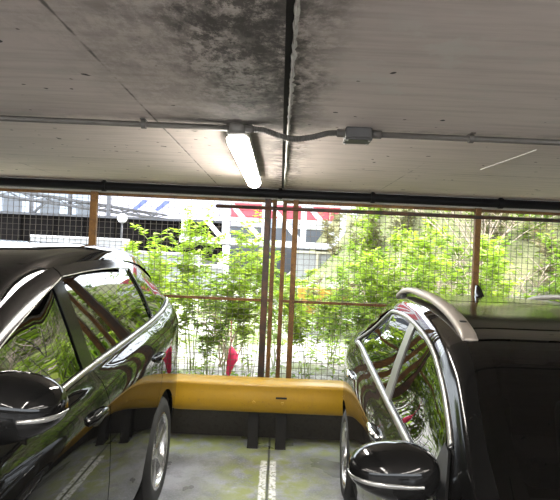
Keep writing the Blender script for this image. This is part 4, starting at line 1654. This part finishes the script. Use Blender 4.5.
# pink scrap of cloth hanging on the fence
def cloth():
    rnd = random.Random(4)
    V, F = [], []
    n, m = 14, 8
    for i in range(n + 1):
        t = i / n
        wd = .010 + .040 * math.sin(math.pi * t ** .8) * (1 - .15 * t) + rnd.uniform(-.006, .006)
        for k in range(m):
            a = 2 * math.pi * k / m
            rr = 1 + .35 * math.sin(3 * a + t * 5) + rnd.uniform(-.12, .12)
            V.append((-.430 + wd * rr * math.cos(a) * .9 + .012 * math.sin(t * 5), 5.225 + wd * .45 * rr * math.sin(a), .80 - .30 * t))
    for i in range(n):
        for k in range(m):
            a, b = i * m + k, i * m + (k + 1) % m
            F.append((a, b, b + m, a + m))
    F += [tuple(range(m))[::-1], tuple(range(n * m, (n + 1) * m))]
    return V, F


pc = thing('pink_rag', 'crumpled pink rag hanging behind the mesh above the yellow rail', 'rag', (-.43, 5.225, .5))
build('cloth', cloth(), 'pink', pc, True)
build('tie', tube([(-.430, 5.225, .79), (-.436, 5.20, .95), (-.438, 5.178, 1.05)], .0035, 5), 'pink', pc)

# ------------------------------------------------------------------ outside: far structures
# white truss with red band behind it
TY = 14.0
tr = thing('truss_bridge', 'white steel truss footbridge beyond the weeds at the middle', 'bridge', (.5, TY, 1.85))
build('bottom_chord', bar((-2.6, TY, 1.93), (3.4, TY, 1.88), .16, .17), 'white', tr)
build('top_chord', bar((-2.6, TY, 3.02), (3.4, TY, 2.97), .16, .15), 'white', tr)
xs = [-2.5, -1.45, -.43, .58, 1.60, 2.64]
for i, x in enumerate(xs):
    build('upright', bar((x, TY, 1.93), (x, TY, 3.0), .14, .12, (0, 1, 0)), 'white', tr)
    if i < len(xs) - 1:
        build('diagonal', bar((x + .08, TY, 2.96), (xs[i + 1] - .06, TY, 1.98), .12, .13, (0, 1, 0)), 'white', tr)
build('deck_slab', box(-1.5, 3.4, TY + .12, TY + 2.2, 1.80, 1.98), 'pale_concrete', tr)
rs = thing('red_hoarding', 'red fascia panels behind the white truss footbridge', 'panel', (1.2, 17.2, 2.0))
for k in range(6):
    x = -1.6 + k * 1.05
    build('red_sheet', box(x, x + 1.03, 17.2, 17.25, 2.74, 3.75), 'red', rs)
    build('pale_sheet', box(x, x + 1.03, 17.2, 17.25, 2.45, 2.735), 'bluegrey' if k % 2 else 'pale_concrete', rs)
    build('shade_sheet', box(x, x + 1.03, 17.22, 17.27, .8, 2.445), 'slate', rs)  # dark sheet stands in for the shade of the recess below
ab = thing('abutment_wall', 'grey abutment wall with a cream rail under the white truss', 'wall', (1.6, 13.4, .8))
build('wall_block', box(.3, 3.3, 13.3, 13.7, .7, 1.74), 'grey_concrete', ab)
build('cream_rail', box(.3, 3.3, 13.24, 13.30, 1.70, 1.755), 'cream', ab)
for x in (.9, 1.5, 2.1, 2.7):
    build('rail_upright', box(x, x + .05, 13.24, 13.30, 1.0, 1.70), 'cream', ab)
o = build('ochre_kerb', box(.35, 1.6, 9.6, 9.75, ground_z(.9, 9.7) - .05, 1.10, .02), 'ochre')
tag(o, 'ochre kerb block low behind the weeds right of the uprights', 'kerb')

# dark girder viaduct at left with pale ledges below and sheet above
GY = 15.0
gd = thing('girder_viaduct', 'dark steel girder viaduct beyond the left car roof', 'viaduct', (-5.5, GY, .8))
build('web_plate', box(-16, -1.6, GY, GY + .08, 1.50, 2.42), 'girder', gd)
build('top_flange', box(-16, -1.6, GY - .16, GY + .3, 2.42, 2.47), 'steelgrey', gd)
build('bottom_flange', box(-16, -1.6, GY - .16, GY + .3, 1.45, 1.50), 'girder', gd)
for k in range(17):
    x = -15.8 + k * .86
    build('stiffener', box(x, x + .03, GY - .14, GY, 1.50, 2.42), 'girder', gd)
for x in (-12, -7.2, -2.4):
    build('pier', box(x, x + .6, GY + .1, GY + .7, .7, 1.5), 'grey_concrete', gd)
for k in range(8):
    x = -12.4 + k * 1.08
    build('canopy_post', bar((x, GY + .1, 2.47), (x, GY + .1, 3.05), .09, .09, (0, 1, 0)), 'steelgrey', gd)
build('brace', bar((-6.95, GY + .1, 2.47), (-6.45, GY + .1, 2.95), .06, .06, (0, 1, 0)), 'steelgrey', gd)
# lattice gantry sloping past it
a, b = Vector((-9.6, 11.2, 2.98)), Vector((-3.9, 17.0, 2.56))
lg = thing('lattice_gantry', 'grey steel lattice gantry sloping above the dark viaduct', 'gantry', (a + b) / 2)
for dz, dx in ((0, 0), (.22, 0), (0, .3), (.22, .3)):
    build('chord', bar(a + Vector((dx, 0, dz)), b + Vector((dx, 0, dz * .55)), .05, .05), 'steelgrey', lg)
n = 18
for k in range(n):
    p, q = a.lerp(b, k / n), a.lerp(b, (k + 1) / n)
    s0, s1 = 1 - .45 * k / n, 1 - .45 * (k + 1) / n
    for dx in (0, .3):
        d = Vector((dx, 0, 0))
        e = (p + d, q + d + Vector((0, 0, .22 * s1))) if k % 2 else (p + d + Vector((0, 0, .22 * s0)), q + d)
        build('lacing', bar(e[0], e[1], .028, .028), 'steelgrey', lg)
    build('cross_tie', bar(p + Vector((0, 0, .22 * s0)), p + Vector((.3, 0, .22 * s0)), .028, .028), 'steelgrey', lg)
# pale sheet wall with blue strokes
sh = thing('sheet_wall', 'pale lavender sheet wall with blue strokes behind the dark viaduct', 'wall', (-3.6, 18.2, 2.3))
for k in range(6):
    x = -6.2 + k * 1.0
    build('sheet', box(x, x + .985, 18.2, 18.25, 2.2, 4.3), 'lavender', sh)
for x in (-5.02, -4.28):
    V = [(x, 18.18, 2.92), (x + .12, 18.18, 2.88), (x + .52, 18.18, 3.22), (x + .34, 18.18, 3.24)]
    V += [(p[0], 18.2, p[2]) for p in V]
    build('blue_stroke', (V, [(0, 1, 2, 3), (7, 6, 5, 4), (0, 4, 5, 1), (1, 5, 6, 2), (2, 6, 7, 3), (3, 7, 4, 0)]), 'blue', sh)
# pale stepped ledges in front of the viaduct
for k, (x0, x1, y, z0, z1, lb) in enumerate((
        (-9.5, -1.9, 12.6, .8, 1.58, 'long pale concrete ledge below the dark viaduct'),
        (-6.2, -3.9, 13.4, .8, 1.86, 'short pale parapet block standing behind the concrete ledge'),
        (-9.5, -1.2, 11.4, .7, 1.36, 'lower pale concrete step in front of the ledge'))):
    t = thing('concrete_ledge', lb, 'ledge', ((x0 + x1) / 2, y, z0))
    build('ledge_body', box(x0, x1, y, y + .6, z0, z1 - .06), 'grey_concrete', t)
    m = 5
    for q in range(m):
        u0, u1 = x0 + (x1 - x0) * q / m, x0 + (x1 - x0) * (q + 1) / m
        build('coping_slab', box(u0 + .006, u1 - .006, y - .05, y + .65, z1 - .06, z1, .01), 'pale_concrete', t)
gl = thing('globe_lamp', 'small white globe lamp on a thin mast before the girder', 'lamp', (-4.18, 14.2, 1.2))
build('mast', tube([(-4.18, 14.2, 1.2), (-4.18, 14.2, 2.28)], .025, 8), 'steelgrey', gl, True)
build('globe', ellipsoid((-4.18, 14.2, 2.40), (.13, .13, .13), 16, 10, 2), 'white', gl, True)
# hazy blocks closing the view far off
for x0, x1, y, z, m, lb in ((-26, -7, 32, 4.6, 'bluegrey', 'long pale blue building far off at left'),
                            (4.5, 26, 34, 5.5, 'pale_concrete', 'pale building far off beyond the bank')):
    t = thing('far_building', lb, 'building', ((x0 + x1) / 2, y, .8))
    build('facade', box(x0, x1, y, y + 4, .6, z), m, t)
    build('roof_edge', box(x0 - .2, x1 + .2, y - .2, y + 4.2, z, z + .25), 'white', t)
    for r in range(2):
        for k in range(int((x1 - x0) / 2.2)):
            u = x0 + .7 + k * 2.2
            zz = 1.6 + r * 1.6
            build('window', box(u, u + 1.1, y - .03, y + .02, zz, zz + .95), 'slate', t)
